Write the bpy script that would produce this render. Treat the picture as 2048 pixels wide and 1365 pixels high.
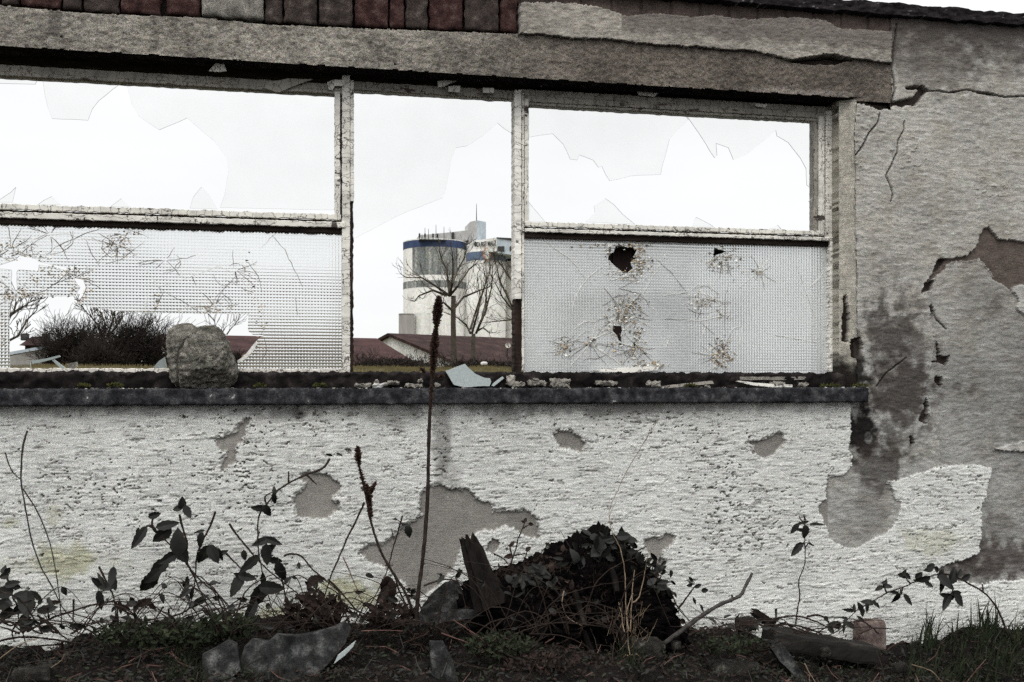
import bpy, math, random
import numpy as np
from mathutils import Vector, Matrix
from mathutils.geometry import delaunay_2d_cdt
R = math.radians
sc = bpy.context.scene
for o in list(bpy.data.objects): bpy.data.objects.remove(o)

# ------------------------------------------------------------------ camera, sky, sun, exposure
TH = R(11.4); F = 2000.0; D = 3.215; EZ = 1.30; HY = 762.0
cd = bpy.data.cameras.new('camera'); cam = bpy.data.objects.new('camera', cd); sc.collection.objects.link(cam)
cam.location = (0, -D, EZ); cam.rotation_euler = (R(90), 0, -TH)
cd.sensor_width = 36; cd.lens = F*36/2048; cd.shift_y = (HY-682.5)/2048
cd.clip_start = 0.05; cd.clip_end = 3000
sc.camera = cam

SUN_EL, SUN_AZ = R(52), R(205)       # azimuth from +y, clockwise: behind the camera, a little left
w = bpy.data.worlds.new('World'); sc.world = w; w.use_nodes = True
nt = w.node_tree; N = nt.nodes; L = nt.links
for n in list(N): N.remove(n)
out = N.new('ShaderNodeOutputWorld'); bg = N.new('ShaderNodeBackground')
sky = N.new('ShaderNodeTexSky'); sky.sky_type = 'NISHITA'; sky.sun_disc = False
sky.sun_elevation = SUN_EL; sky.sun_rotation = SUN_AZ
tc = N.new('ShaderNodeTexCoord'); sep = N.new('ShaderNodeSeparateXYZ'); L.new(tc.outputs['Generated'], sep.inputs[0])
ramp = N.new('ShaderNodeMapRange'); ramp.interpolation_type = 'SMOOTHSTEP'
ramp.inputs['From Min'].default_value = 0.22; ramp.inputs['From Max'].default_value = 0.95
ramp.inputs['To Min'].default_value = 0.97; ramp.inputs['To Max'].default_value = 2.9
L.new(sep.outputs['Z'], ramp.inputs['Value'])
cn = N.new('ShaderNodeTexNoise'); cn.inputs['Scale'].default_value = 3.5; cn.inputs['Detail'].default_value = 4
mp = N.new('ShaderNodeMapping'); mp.inputs['Scale'].default_value = (1, 1, 3.0)
L.new(tc.outputs['Generated'], mp.inputs[0]); L.new(mp.outputs[0], cn.inputs['Vector'])
cr = N.new('ShaderNodeMapRange'); cr.inputs['From Min'].default_value = 0.3; cr.inputs['From Max'].default_value = 0.7
cr.inputs['To Min'].default_value = 0.945; cr.inputs['To Max'].default_value = 1.03
L.new(cn.outputs['Fac'], cr.inputs['Value'])
mu = N.new('ShaderNodeMath'); mu.operation = 'MULTIPLY'; L.new(ramp.outputs[0], mu.inputs[0]); L.new(cr.outputs[0], mu.inputs[1])
tint = N.new('ShaderNodeVectorMath'); tint.operation = 'SCALE'; tint.inputs[0].default_value = (0.985, 0.995, 1.0)
L.new(mu.outputs[0], tint.inputs['Scale'])
ss = N.new('ShaderNodeVectorMath'); ss.operation = 'SCALE'; ss.inputs['Scale'].default_value = 0.1; L.new(sky.outputs[0], ss.inputs[0])
mx = N.new('ShaderNodeMix'); mx.data_type = 'RGBA'; mx.inputs[0].default_value = 0.95
L.new(ss.outputs[0], mx.inputs[6]); L.new(tint.outputs[0], mx.inputs[7])
L.new(mx.outputs[2], bg.inputs[0]); bg.inputs[1].default_value = 1.0; L.new(bg.outputs[0], out.inputs[0])

sl = bpy.data.lights.new('sun', 'SUN'); sun = bpy.data.objects.new('sun', sl); sc.collection.objects.link(sun)
sl.energy = 0.9; sl.angle = R(25); sl.color = (1, 0.97, 0.93)
sd = Vector((math.sin(SUN_AZ)*math.cos(SUN_EL), math.cos(SUN_AZ)*math.cos(SUN_EL), math.sin(SUN_EL)))
sun.rotation_euler = sd.to_track_quat('Z', 'Y').to_euler()
vs = sc.view_settings; vs.view_transform = 'Standard'; vs.look = 'None'; vs.exposure = 0.07; vs.gamma = 1; vs.use_curve_mapping = False
sc.cycles.max_bounces = 10; sc.cycles.transparent_max_bounces = 16; sc.cycles.use_denoising = False
sc.cycles.transmission_bounces = 8

# ------------------------------------------------------------------ picture point -> world point
CT, ST = math.cos(TH), math.sin(TH)
def P(px, py, y=0.0):
    dx = F*ST+(px-1024)*CT; dy = F*CT-(px-1024)*ST; dz = HY-py
    t = (y+D)/dy
    return Vector((dx*t, y, EZ+dz*t))
def zs(px, y): # metres per picture pixel at that place
    dy = F*CT-(px-1024)*ST
    return (y+D)/dy
def crop(sx, ox, oy): return lambda pts: [(ox+a/sx, oy+b/sx) for a, b in pts]
cA = crop(2.4157, 0, 800); cB = crop(2.4167, 500, 800); cC = crop(3.4133, 900, 1000); cD = crop(3.1605, 1400, 950)
cE = crop(2.844, 0, 0); cF = crop(3.4125, 680, 100); cG = crop(2.844, 1000, 120); cH = crop(2.695, 1000, 440)
cI = crop(2.844, 0, 420); cJ = crop(2.625, 1600, 480); cK = crop(2.844, 1600, 0); cM = crop(2.2756, 900, 0)
cN = crop(3.593, 760, 400); cQ = crop(3.793, 1660, 440)

# ------------------------------------------------------------------ numpy noise
def _h(ix, iy, seed):
    h = (ix.astype(np.int64)*374761393 + iy.astype(np.int64)*668265263 + seed*1442695041) & 0xffffffff
    h = ((h ^ (h >> 13))*1274126177) & 0xffffffff
    return (h ^ (h >> 16)) & 0xffff
def perlin(x, y, seed=0):
    x = np.asarray(x, float); y = np.asarray(y, float)
    ix = np.floor(x); iy = np.floor(y); fx = x-ix; fy = y-iy
    u = fx*fx*fx*(fx*(fx*6-15)+10); v = fy*fy*fy*(fy*(fy*6-15)+10)
    def g(a, b):
        t = _h(ix+a, iy+b, seed)*(2*np.pi/65536.0)
        return np.cos(t)*(fx-a)+np.sin(t)*(fy-b)
    a = g(0, 0)*(1-u)+g(1, 0)*u; b = g(0, 1)*(1-u)+g(1, 1)*u
    return (a*(1-v)+b*v)*1.5
def fbm(x, y, seed=0, o=4):
    s = 0; a = 1; t = 0
    for i in range(o):
        s = s+a*perlin(x*2**i, y*2**i, seed+17*i); t += a; a *= .5
    return s/t*1.4
def inpoly(X, Y, poly):
    m = np.zeros(X.shape, bool); xs = [p[0] for p in poly]; ys = [p[1] for p in poly]
    sub = (X > min(xs)) & (X < max(xs)) & (Y > min(ys)) & (Y < max(ys))
    if not sub.any(): return m
    x = X[sub]; y = Y[sub]; c = np.zeros(x.shape, bool); n = len(poly)
    for i in range(n):
        x1, y1 = poly[i]; x2, y2 = poly[(i+1) % n]
        if y1 == y2: continue
        c ^= ((y1 > y) != (y2 > y)) & (x < (x2-x1)*(y-y1)/(y2-y1)+x1)
    m[sub] = c; return m
def linedist(X, Y, pts):
    d = np.full(X.shape, 9.0)
    xs = [p[0] for p in pts]; ys = [p[1] for p in pts]
    sub = (X > min(xs)-.03) & (X < max(xs)+.03) & (Y > min(ys)-.03) & (Y < max(ys)+.03)
    x = X[sub]; y = Y[sub]; dd = np.full(x.shape, 9.0)
    for (x1, y1), (x2, y2) in zip(pts, pts[1:]):
        vx, vy = x2-x1, y2-y1; t = np.clip(((x-x1)*vx+(y-y1)*vy)/(vx*vx+vy*vy+1e-12), 0, 1)
        dd = np.minimum(dd, np.hypot(x-x1-t*vx, y-y1-t*vy))
    d[sub] = dd; return d
def sstep(a, b, x): t = np.clip((x-a)/(b-a), 0, 1); return t*t*(3-2*t)

# ------------------------------------------------------------------ object helpers
def link(o, parent=None):
    sc.collection.objects.link(o)
    if parent is not None:
        o.parent = parent
        o.matrix_parent_inverse = Matrix.Translation(-Vector(parent.location))
    return o
def thing(name, label, cat, loc=(0, 0, 0), group=None):
    o = bpy.data.objects.new(name, None); o.location = loc; o.empty_display_size = .05
    sc.collection.objects.link(o); return tag(o, label, cat, group)
def tag(o, label=None, cat=None, group=None, kind=None):
    if label: o['label'] = label
    if cat: o['category'] = cat
    if group: o['group'] = group
    if kind: o['kind'] = kind
    return o
class MB:
    def __init__(s): s.v = []; s.f = []; s.mi = []
    def add(s, vs, fs, mi=0):
        b = len(s.v); s.v += [tuple(v) for v in vs]
        for f in fs: s.f.append(tuple(i+b for i in f)); s.mi.append(mi)
    def tube(s, pts, rad, n=6, cap=True, mi=0):
        pts = [Vector(p) for p in pts]; m = len(pts)
        if not hasattr(rad, '__len__'): rad = [rad]*m
        ref = None; V = []
        for i, p in enumerate(pts):
            t = (pts[min(i+1, m-1)]-pts[max(i-1, 0)])
            if t.length < 1e-9: t = Vector((0, 0, 1))
            t.normalize()
            if ref is None: ref = t.orthogonal()
            u = (ref-t*ref.dot(t))
            if u.length < 1e-6: u = t.orthogonal()
            u.normalize(); ref = u; v = t.cross(u)
            for k in range(n):
                a = 2*math.pi*k/n; V.append(p+(u*math.cos(a)+v*math.sin(a))*rad[i])
        fs = [(i*n+k, i*n+(k+1) % n, (i+1)*n+(k+1) % n, (i+1)*n+k) for i in range(m-1) for k in range(n)]
        if cap: fs += [tuple(range(n-1, -1, -1)), tuple(range((m-1)*n, m*n))]
        s.add(V, fs, mi)
    def box(s, x0, x1, y0, y1, z0, z1, mi=0):
        V = [(x, y, z) for x in (x0, x1) for y in (y0, y1) for z in (z0, z1)]
        s.add(V, [(0, 1, 3, 2), (4, 6, 7, 5), (0, 4, 5, 1), (2, 3, 7, 6), (0, 2, 6, 4), (1, 5, 7, 3)], mi)
    def prism(s, poly, y0, y1, mi=0, sidemi=None):
        """poly: list of Vectors (front outline, any point y); extruded from y0 to y1"""
        n = len(poly); V = [(p[0], y0, p[2]) for p in poly]+[(p[0], y1, p[2]) for p in poly]
        s.add(V, [tuple(range(n)), tuple(range(2*n-1, n-1, -1))], mi)
        s.add(V, [(i, n+i, n+(i+1) % n, (i+1) % n) for i in range(n)], mi if sidemi is None else sidemi)
    def leaf(s, base, d, nrm, ln, wd, curl=.25, fold=.25, teeth=1.0, mi=0, seg=7):
        d = Vector(d).normalized(); nrm = Vector(nrm); nrm = (nrm-d*nrm.dot(d)).normalized(); sd_ = d.cross(nrm)
        V = []; fs = []
        for i in range(seg+1):
            t = i/seg; hw = wd*.5*(math.sin(math.pi*min(1, t*1.0)**.75)**.8 if 0 < t < 1 else 0.0)
            if 0 < i < seg: hw *= (1+teeth*.07*(1 if i % 2 else -1))
            c = Vector(base)+d*(ln*t)-nrm*(curl*ln*t*t)
            V += [c+sd_*hw+nrm*(hw*fold), c, c-sd_*hw+nrm*(hw*fold)]
        for i in range(seg):
            a = 3*i; fs += [(a, a+1, a+4, a+3), (a+1, a+2, a+5, a+4)]
        s.add(V, fs, mi)
    def build(s, name, mats, parent=None, smooth=False):
        me = bpy.data.meshes.new(name); me.from_pydata(s.v, [], s.f); me.validate()
        if not isinstance(mats, (list, tuple)): mats = [mats]
        for m in mats: me.materials.append(m)
        if len(mats) > 1 and len(me.polygons) == len(s.mi): me.polygons.foreach_set('material_index', s.mi)
        if smooth: me.polygons.foreach_set('use_smooth', [True]*len(me.polygons))
        me.update(); return link(bpy.data.objects.new(name, me), parent)
def grid_mesh(name, X, Y, Z, keep, col, mat, parent=None):
    """X,Y,Z (r,c) arrays; keep (r-1,c-1) cell mask; col (r,c,3)"""
    r, c = X.shape; idx = np.arange(r*c).reshape(r, c)
    q = np.stack([idx[:-1, :-1], idx[:-1, 1:], idx[1:, 1:], idx[1:, :-1]], -1)[keep]
    used = np.zeros(r*c, bool); used[q.ravel()] = True
    remap = np.cumsum(used)-1; q = remap[q]
    co = np.stack([X, Y, Z], -1).reshape(-1, 3)[used].astype(np.float32)
    me = bpy.data.meshes.new(name); me.vertices.add(len(co)); me.vertices.foreach_set('co', co.ravel())
    n = len(q); me.loops.add(n*4); me.loops.foreach_set('vertex_index', q.ravel().astype(np.int32))
    me.polygons.add(n); me.polygons.foreach_set('loop_start', np.arange(0, n*4, 4, dtype=np.int32))
    me.update(calc_edges=True); me.polygons.foreach_set('use_smooth', np.ones(n, bool))
    if col is not None:
        a = me.color_attributes.new('tone', 'FLOAT_COLOR', 'POINT')
        cc = np.ones((len(co), 4), np.float32); cc[:, :3] = col.reshape(-1, 3)[used]
        a.data.foreach_set('color', cc.ravel())
    me.materials.append(mat); me.update()
    return link(bpy.data.objects.new(name, me), parent)
def rough_box(name, mat, x0, x1, y0, y1, z0, z1, res, amp, seed=0, parent=None, freq=12, rnd=.006, mb=None):
    """box with all faces subdivided, edges rounded and noise on every vertex"""
    import itertools
    nx, ny, nz = [max(2, int(math.ceil((b-a)/res))) for a, b in ((x0, x1), (y0, y1), (z0, z1))]
    V = {}; verts = []; faces = []
    def vid(i, j, k):
        if (i, j, k) not in V:
            V[(i, j, k)] = len(verts); verts.append((x0+(x1-x0)*i/nx, y0+(y1-y0)*j/ny, z0+(z1-z0)*k/nz))
        return V[(i, j, k)]
    for i in range(nx):
        for j in range(ny):
            faces += [(vid(i, j, 0), vid(i, j+1, 0), vid(i+1, j+1, 0), vid(i+1, j, 0)), (vid(i, j, nz), vid(i+1, j, nz), vid(i+1, j+1, nz), vid(i, j+1, nz))]
    for i in range(nx):
        for k in range(nz):
            faces += [(vid(i, 0, k), vid(i+1, 0, k), vid(i+1, 0, k+1), vid(i, 0, k+1)), (vid(i, ny, k), vid(i, ny, k+1), vid(i+1, ny, k+1), vid(i+1, ny, k))]
    for j in range(ny):
        for k in range(nz):
            faces += [(vid(0, j, k), vid(0, j, k+1), vid(0, j+1, k+1), vid(0, j+1, k)), (vid(nx, j, k), vid(nx, j+1, k), vid(nx, j+1, k+1), vid(nx, j, k+1))]
    a = np.array(verts); lo = np.array([x0, y0, z0]); hi = np.array([x1, y1, z1])
    r = min(rnd, (hi-lo).min()*.45); inner = np.clip(a, lo+r, hi-r); dv = a-inner
    ln = np.linalg.norm(dv, axis=1, keepdims=True); a = np.where(ln > 1e-9, inner+dv/np.maximum(ln, 1e-9)*r, a)
    for c in range(3):
        p, q = a[:, (c+1) % 3], a[:, (c+2) % 3]
        a[:, c] += amp*fbm(p*freq+7*c, q*freq+a[:, c]*freq*.7, seed+c*31, 4)
    if mb is not None: mb.add([tuple(v) for v in a], faces); return None
    m = MB(); m.add([tuple(v) for v in a], faces); return m.build(name, mat, parent, True)

# ------------------------------------------------------------------ materials
def mat_new(name):
    m = bpy.data.materials.new(name); m.use_nodes = True; nt = m.node_tree
    b = nt.nodes['Principled BSDF']; return m, nt, b
def noise(nt, scale, detail=4, vec=None, rough=.6):
    n = nt.nodes.new('ShaderNodeTexNoise'); n.inputs['Scale'].default_value = scale; n.inputs['Detail'].default_value = detail
    n.inputs['Roughness'].default_value = rough
    if vec is not None: nt.links.new(vec, n.inputs['Vector'])
    return n
def rampn(nt, fac, stops):
    r = nt.nodes.new('ShaderNodeValToRGB'); nt.links.new(fac, r.inputs[0]); e = r.color_ramp.elements
    while len(e) > 1: e.remove(e[-1])
    e[0].position = stops[0][0]; e[0].color = (*stops[0][1], 1)
    for p, c in stops[1:]:
        k = e.new(p); k.color = (*c, 1)
    return r
def objvec(nt, scale=(1, 1, 1)):
    t = nt.nodes.new('ShaderNodeTexCoord'); m = nt.nodes.new('ShaderNodeMapping'); m.inputs['Scale'].default_value = scale
    g = nt.nodes.new('ShaderNodeNewGeometry'); nt.links.new(g.outputs['Position'], m.inputs[0]); return m.outputs[0]
def mixc(nt, fac, a, b, mode='MIX'):
    m = nt.nodes.new('ShaderNodeMix'); m.data_type = 'RGBA'; m.blend_type = mode
    for s, v in ((0, fac), (6, a), (7, b)):
        if hasattr(v, 'links'): nt.links.new(v, m.inputs[s])
        else: m.inputs[s].default_value = v if s == 0 else (*v, 1)
    return m.outputs[2]
def bump(nt, b, h, strength, dist):
    n = nt.nodes.new('ShaderNodeBump'); n.inputs['Strength'].default_value = strength; n.inputs['Distance'].default_value = dist
    nt.links.new(h, n.inputs['Height']); nt.links.new(n.outputs[0], b.inputs['Normal']); return n
def mineral(name, stops=None, scale=30, grain=420, gamt=.5, rough=.95, bstr=.6, bdist=.003, attr=False, stretch=(1, 1, 1), spots=None):
    m, nt, b = mat_new(name); v = objvec(nt, stretch); vi = objvec(nt)
    if attr:
        a = nt.nodes.new('ShaderNodeAttribute'); a.attribute_name = 'tone'; base = a.outputs['Color']
    else:
        base = rampn(nt, noise(nt, scale, 6, v).outputs['Fac'], stops).outputs[0]
    g = noise(nt, grain, 3, vi, .8)
    lo, hi = 1-gamt, 1+gamt
    gr = rampn(nt, g.outputs['Fac'], [(0.3, (lo*.5,)*3), (0.7, (hi*.5,)*3)])
    col = nt.nodes.new('ShaderNodeVectorMath'); col.operation = 'MULTIPLY'
    nt.links.new(base, col.inputs[0]); nt.links.new(gr.outputs[0], col.inputs[1])
    sc2 = nt.nodes.new('ShaderNodeVectorMath'); sc2.operation = 'SCALE'; sc2.inputs['Scale'].default_value = 2.0
    nt.links.new(col.outputs[0], sc2.inputs[0]); c = sc2.outputs[0]
    # coloured mineral grains
    g2 = noise(nt, grain*.8, 2, vi, .7)
    c = mixc(nt, .28, c, g2.outputs['Color'], 'OVERLAY')
    if spots:
        s = nt.nodes.new('ShaderNodeTexNoise'); s.inputs['Scale'].default_value = spots[0]; s.inputs['Detail'].default_value = 3
        nt.links.new(vi, s.inputs['Vector'])
        sr = rampn(nt, s.outputs['Fac'], [(spots[1], (0, 0, 0)), (spots[1]+.03, (1, 1, 1))])
        c = mixc(nt, sr.outputs[0], c, spots[2])
    nt.links.new(c, b.inputs['Base Color']); b.inputs['Roughness'].default_value = rough
    b.inputs['Specular IOR Level'].default_value = .06
    add = nt.nodes.new('ShaderNodeMath'); add.operation = 'ADD'
    n1 = noise(nt, 90, 5, v, .7); nt.links.new(n1.outputs['Fac'], add.inputs[0]); nt.links.new(g.outputs['Fac'], add.inputs[1])
    bump(nt, b, add.outputs[0], bstr, bdist); return m
def simple(name, stops, scale=20, rough=.8, bstr=.3, bdist=.002, stretch=(1, 1, 1), detail=5, spec=.08):
    m, nt, b = mat_new(name); v = objvec(nt, stretch); n = noise(nt, scale, detail, v, .65)
    r = rampn(nt, n.outputs['Fac'], stops); nt.links.new(r.outputs[0], b.inputs['Base Color'])
    b.inputs['Roughness'].default_value = rough; b.inputs['Specular IOR Level'].default_value = spec
    if bstr: bump(nt, b, n.outputs['Fac'], bstr, bdist)
    return m
def painted_wood(name, paint=(.70, .675, .61), wood=(.045, .032, .026), peel=.60, across='x'):
    """old oil paint, cracked across the grain, flaking to dark wood"""
    m, nt, b = mat_new(name)
    v = objvec(nt, (1, 1, 1)); g = noise(nt, 500, 2, v, .8); d = noise(nt, 14, 6, v, .7)
    base = rampn(nt, d.outputs['Fac'], [(.3, tuple(c*.62 for c in paint)), (.55, paint), (.75, tuple(min(1, c*1.15) for c in paint))]).outputs[0]
    gr = rampn(nt, g.outputs['Fac'], [(.3, (.36,)*3), (.7, (.62,)*3)])
    base = mixc(nt, .9, base, gr.outputs[0], 'OVERLAY')
    # cracks across
    sx = (38, 38, 5) if across == 'x' else (5, 5, 38)
    vc = objvec(nt, sx); vo = nt.nodes.new('ShaderNodeTexVoronoi'); vo.feature = 'DISTANCE_TO_EDGE'; vo.inputs['Scale'].default_value = 1.0
    dn = nt.nodes.new('ShaderNodeVectorMath'); dn.operation = 'ADD'; nz = noise(nt, 40, 2, v); nt.links.new(vc, dn.inputs[0]); nt.links.new(nz.outputs['Color'], dn.inputs[1])
    nt.links.new(dn.outputs[0], vo.inputs['Vector'])
    ck = rampn(nt, vo.outputs['Distance'], [(.0, (1, 1, 1)), (.035, (0, 0, 0))])
    base = mixc(nt, ck.outputs[0], base, tuple(c*1.2 for c in wood))
    p = noise(nt, 22, 7, objvec(nt, (1, 1, .35) if across == 'z' else (.35, 1, 1)), .75)
    pm = rampn(nt, p.outputs['Fac'], [(peel, (0, 0, 0)), (peel+.015, (1, 1, 1))])
    base = mixc(nt, pm.outputs[0], base, wood)
    nt.links.new(base, b.inputs['Base Color']); b.inputs['Roughness'].default_value = .75
    sm = nt.nodes.new('ShaderNodeMath'); sm.operation = 'ADD'; nt.links.new(pm.outputs[0], sm.inputs[0]); nt.links.new(ck.outputs[0], sm.inputs[1])
    bn = bump(nt, b, sm.outputs[0], .5, .0015); bn.invert = True
    return m
def clear_glass(name, t=.992):
    m, nt, b = mat_new(name); nt.nodes.remove(b); o = nt.nodes['Material Output']
    tr = nt.nodes.new('ShaderNodeBsdfTransparent'); tr.inputs[0].default_value = (t, t, t*.995, 1)
    gl = nt.nodes.new('ShaderNodeBsdfGlossy'); gl.inputs['Roughness'].default_value = .03
    fr = nt.nodes.new('ShaderNodeFresnel'); fr.inputs[0].default_value = 1.3
    mx = nt.nodes.new('ShaderNodeMixShader'); nt.links.new(fr.outputs[0], mx.inputs[0]); nt.links.new(tr.outputs[0], mx.inputs[1]); nt.links.new(gl.outputs[0], mx.inputs[2])
    df = nt.nodes.new('ShaderNodeBsdfDiffuse'); df.inputs[0].default_value = (.45, .45, .44, 1)
    m2 = nt.nodes.new('ShaderNodeMixShader'); du = noise(nt, 9, 5, objvec(nt)); rr = rampn(nt, du.outputs['Fac'], [(.35, (.008,)*3), (.75, (.035,)*3)])
    nt.links.new(rr.outputs[0], m2.inputs[0]); nt.links.new(mx.outputs[0], m2.inputs[1]); nt.links.new(df.outputs[0], m2.inputs[2])
    nt.links.new(m2.outputs[0], o.inputs[0]); return m
def ribbed_glass(name, cell=.0100, tilt=.42, dusty=.30, dmix=.35, col=(.93, .95, .94)):
    """pressed glass: a grid of small pillows, dusty and half translucent"""
    m, nt, b = mat_new(name); nt.nodes.remove(b); o = nt.nodes['Material Output']; Nn = nt.nodes; Lk = nt.links
    g = Nn.new('ShaderNodeNewGeometry'); sp = Nn.new('ShaderNodeSeparateXYZ'); Lk.new(g.outputs['Position'], sp.inputs[0])
    def mt(op, a, b_=None):
        n = Nn.new('ShaderNodeMath'); n.operation = op
        for i, v in enumerate((a, b_)):
            if v is None: continue
            if hasattr(v, 'links'): Lk.new(v, n.inputs[i])
            else: n.inputs[i].default_value = v
        return n.outputs[0]
    fx = mt('SUBTRACT', mt('FRACT', mt('DIVIDE', mt('ADD', sp.outputs['X'], 10), cell)), .5)
    fz = mt('SUBTRACT', mt('FRACT', mt('DIVIDE', sp.outputs['Z'], cell)), .5)
    # pyramid facets blended with pillow
    ax = mt('ABSOLUTE', fx); az = mt('ABSOLUTE', fz); isx = mt('GREATER_THAN', ax, az)
    nx = mt('ADD', mt('MULTIPLY', mt('MULTIPLY', mt('SIGN', fx), isx), tilt*.7), mt('MULTIPLY', fx, tilt*.9))
    nz = mt('ADD', mt('MULTIPLY', mt('MULTIPLY', mt('SIGN', fz), mt('SUBTRACT', 1, isx)), tilt*.7), mt('MULTIPLY', fz, tilt*.9))
    cb = Nn.new('ShaderNodeCombineXYZ'); Lk.new(nx, cb.inputs[0]); cb.inputs[1].default_value = -1; Lk.new(nz, cb.inputs[2])
    nm = Nn.new('ShaderNodeVectorMath'); nm.operation = 'NORMALIZE'; Lk.new(cb.outputs[0], nm.inputs[0])
    rf = Nn.new('ShaderNodeBsdfRefraction'); rf.inputs['IOR'].default_value = 1.5; rf.inputs['Roughness'].default_value = .06; rf.inputs[0].default_value = (*col, 1)
    Lk.new(nm.outputs[0], rf.inputs['Normal'])
    tl = Nn.new('ShaderNodeBsdfTranslucent'); tl.inputs[0].default_value = (.93, .95, .94, 1)
    df = Nn.new('ShaderNodeBsdfDiffuse'); df.inputs[0].default_value = (.80, .82, .81, 1); Lk.new(nm.outputs[0], df.inputs['Normal'])
    m1 = Nn.new('ShaderNodeMixShader'); m1.inputs[0].default_value = dmix; Lk.new(tl.outputs[0], m1.inputs[1]); Lk.new(df.outputs[0], m1.inputs[2])
    m2 = Nn.new('ShaderNodeMixShader'); Lk.new(rf.outputs[0], m2.inputs[1]); Lk.new(m1.outputs[0], m2.inputs[2])
    du = noise(nt, 5, 5, g.outputs['Position']); edge = mt('MAXIMUM', ax, az)
    e2 = mt('MULTIPLY', mt('GREATER_THAN', edge, .43), .18)
    rr = rampn(nt, du.outputs['Fac'], [(.3, (dusty*.8,)*3), (.7, (dusty*1.2,)*3)])
    Lk.new(mt('ADD', rr.outputs[0], e2), m2.inputs[0]); Lk.new(m2.outputs[0], o.inputs[0])
    return m
def flat_refract(name):
    m, nt, b = mat_new(name); nt.nodes.remove(b); o = nt.nodes['Material Output']
    rf = nt.nodes.new('ShaderNodeBsdfRefraction'); rf.inputs['IOR'].default_value = 1.5; rf.inputs['Roughness'].default_value = .04
    nt.links.new(rf.outputs[0], o.inputs[0]); return m

M = {}
M['facade'] = mineral('weathered_render', attr=True, gamt=.50, grain=300, bstr=.75, bdist=.004, stretch=(.28, .28, 2.4))
M['beam'] = mineral('rough_concrete', attr=True, gamt=.75, grain=240, bstr=1, bdist=.006)
M['sill'] = mineral('sill_concrete', [(.3, (.008, .008, .009)), (.52, (.030, .030, .033)), (.75, (.10, .10, .10))], 34, gamt=.8, grain=300, spots=(34, .72, (.42, .42, .40)))
M['bed'] = mineral('dark_mortar', [(.3, (.004, .0035, .0035)), (.55, (.015, .012, .012)), (.8, (.055, .046, .042))], 20, gamt=.6)
M['core'] = mineral('rubble_core', [(.3, (.04, .035, .032)), (.7, (.12, .10, .09))], 14)
M['brick'] = mineral('old_red_brick', [(.3, (.022, .014, .015)), (.5, (.070, .036, .032)), (.7, (.15, .10, .09))], 30, gamt=.75, bstr=1, bdist=.006)
M['brick_b'] = mineral('weathered_grey_brick', [(.3, (.03, .024, .023)), (.55, (.08, .062, .055)), (.75, (.20, .17, .145))], 30, gamt=.75, bstr=1, bdist=.006)
M['mortar_lump'] = mineral('pale_mortar', [(.3, (.14, .13, .115)), (.6, (.34, .32, .28)), (.8, (.5, .47, .42))], 40, gamt=.7, bstr=1, bdist=.006)
M['rock'] = mineral('rough_stone', [(.3, (.045, .044, .037)), (.5, (.145, .136, .115)), (.72, (.33, .31, .27))], 40, gamt=.85, grain=260, bstr=1.0, bdist=.006, spots=(30, .76, (.4, .38, .35)))
M['white_frame'] = painted_wood('cracked_cream_paint', across='z')
M['white_rail'] = painted_wood('cracked_cream_paint_rail', across='x')
M['white_clean'] = painted_wood('chalky_white_paint', paint=(.80, .775, .71), peel=.66, across='z')
M['grey_frame'] = painted_wood('dirty_grey_paint', paint=(.30, .28, .24), peel=.6, across='x')
M['dark_wood'] = simple('rotten_dark_wood', [(.3, (.008, .006, .005)), (.55, (.028, .018, .014)), (.8, (.10, .06, .04))], 30, stretch=(1, 1, .2), bstr=.8, bdist=.004)
M['dark_wood_x'] = simple('rotten_dark_rail', [(.3, (.008, .006, .006)), (.55, (.03, .022, .018)), (.8, (.10, .075, .06))], 30, stretch=(.2, 1, 1), bstr=.8, bdist=.004)
M['putty'] = painted_wood('cracked_putty', paint=(.66, .62, .56), peel=.72, across='x')
M['glass'] = clear_glass('dusty_clear_glass')
M['glass_edge'] = simple('glass_edge', [(.3, (.45, .49, .47)), (.7, (.72, .76, .74))], 60, rough=.2, bstr=0)
M['ribbed'] = ribbed_glass('pressed_grid_glass', dusty=.16, tilt=.13, col=(.99, 1.0, .995))
M['ribbed_dirty'] = ribbed_glass('pressed_grid_glass_dusty', dusty=.66, tilt=.20, dmix=.62, col=(.95, .98, .98))
M['ribbed_back'] = flat_refract('glass_back_face')
M['crack'] = simple('glass_crack', [(.35, (.55, .54, .50)), (.6, (.80, .79, .74))], 60, rough=.4, bstr=0)
M['crack_dark'] = simple('grimy_glass_crack', [(.35, (.05, .045, .04)), (.6, (.22, .2, .17))], 60, rough=.6, bstr=0)
M['tan'] = simple('stained_splinter', [(.3, (.22, .15, .08)), (.7, (.55, .45, .30))], 90, bstr=0)
M['gallery'] = simple('grey_sheet_cladding', [(.3, (.34, .335, .32)), (.7, (.50, .49, .47))], .8, bstr=0)
M['rust'] = simple('rusty_wire', [(.3, (.10, .045, .02)), (.6, (.32, .15, .06)), (.8, (.5, .36, .2))], 90, bstr=0)
M['shard_frost'] = simple('frosted_glass_face', [(.3, (.20, .23, .225)), (.7, (.36, .40, .39))], 300, rough=.35, bstr=.3, bdist=.001)
M['soil'] = mineral('black_soil', [(.3, (.002, .0015, .0015)), (.55, (.007, .005, .005)), (.8, (.025, .018, .017))], 16, gamt=.7, bstr=1, bdist=.012)
M['ground'] = simple('ground_cover', [(.3, (.012, .011, .008)), (.55, (.035, .032, .018)), (.75, (.07, .065, .03))], 6, bstr=.6, bdist=.03, detail=9)

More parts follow.
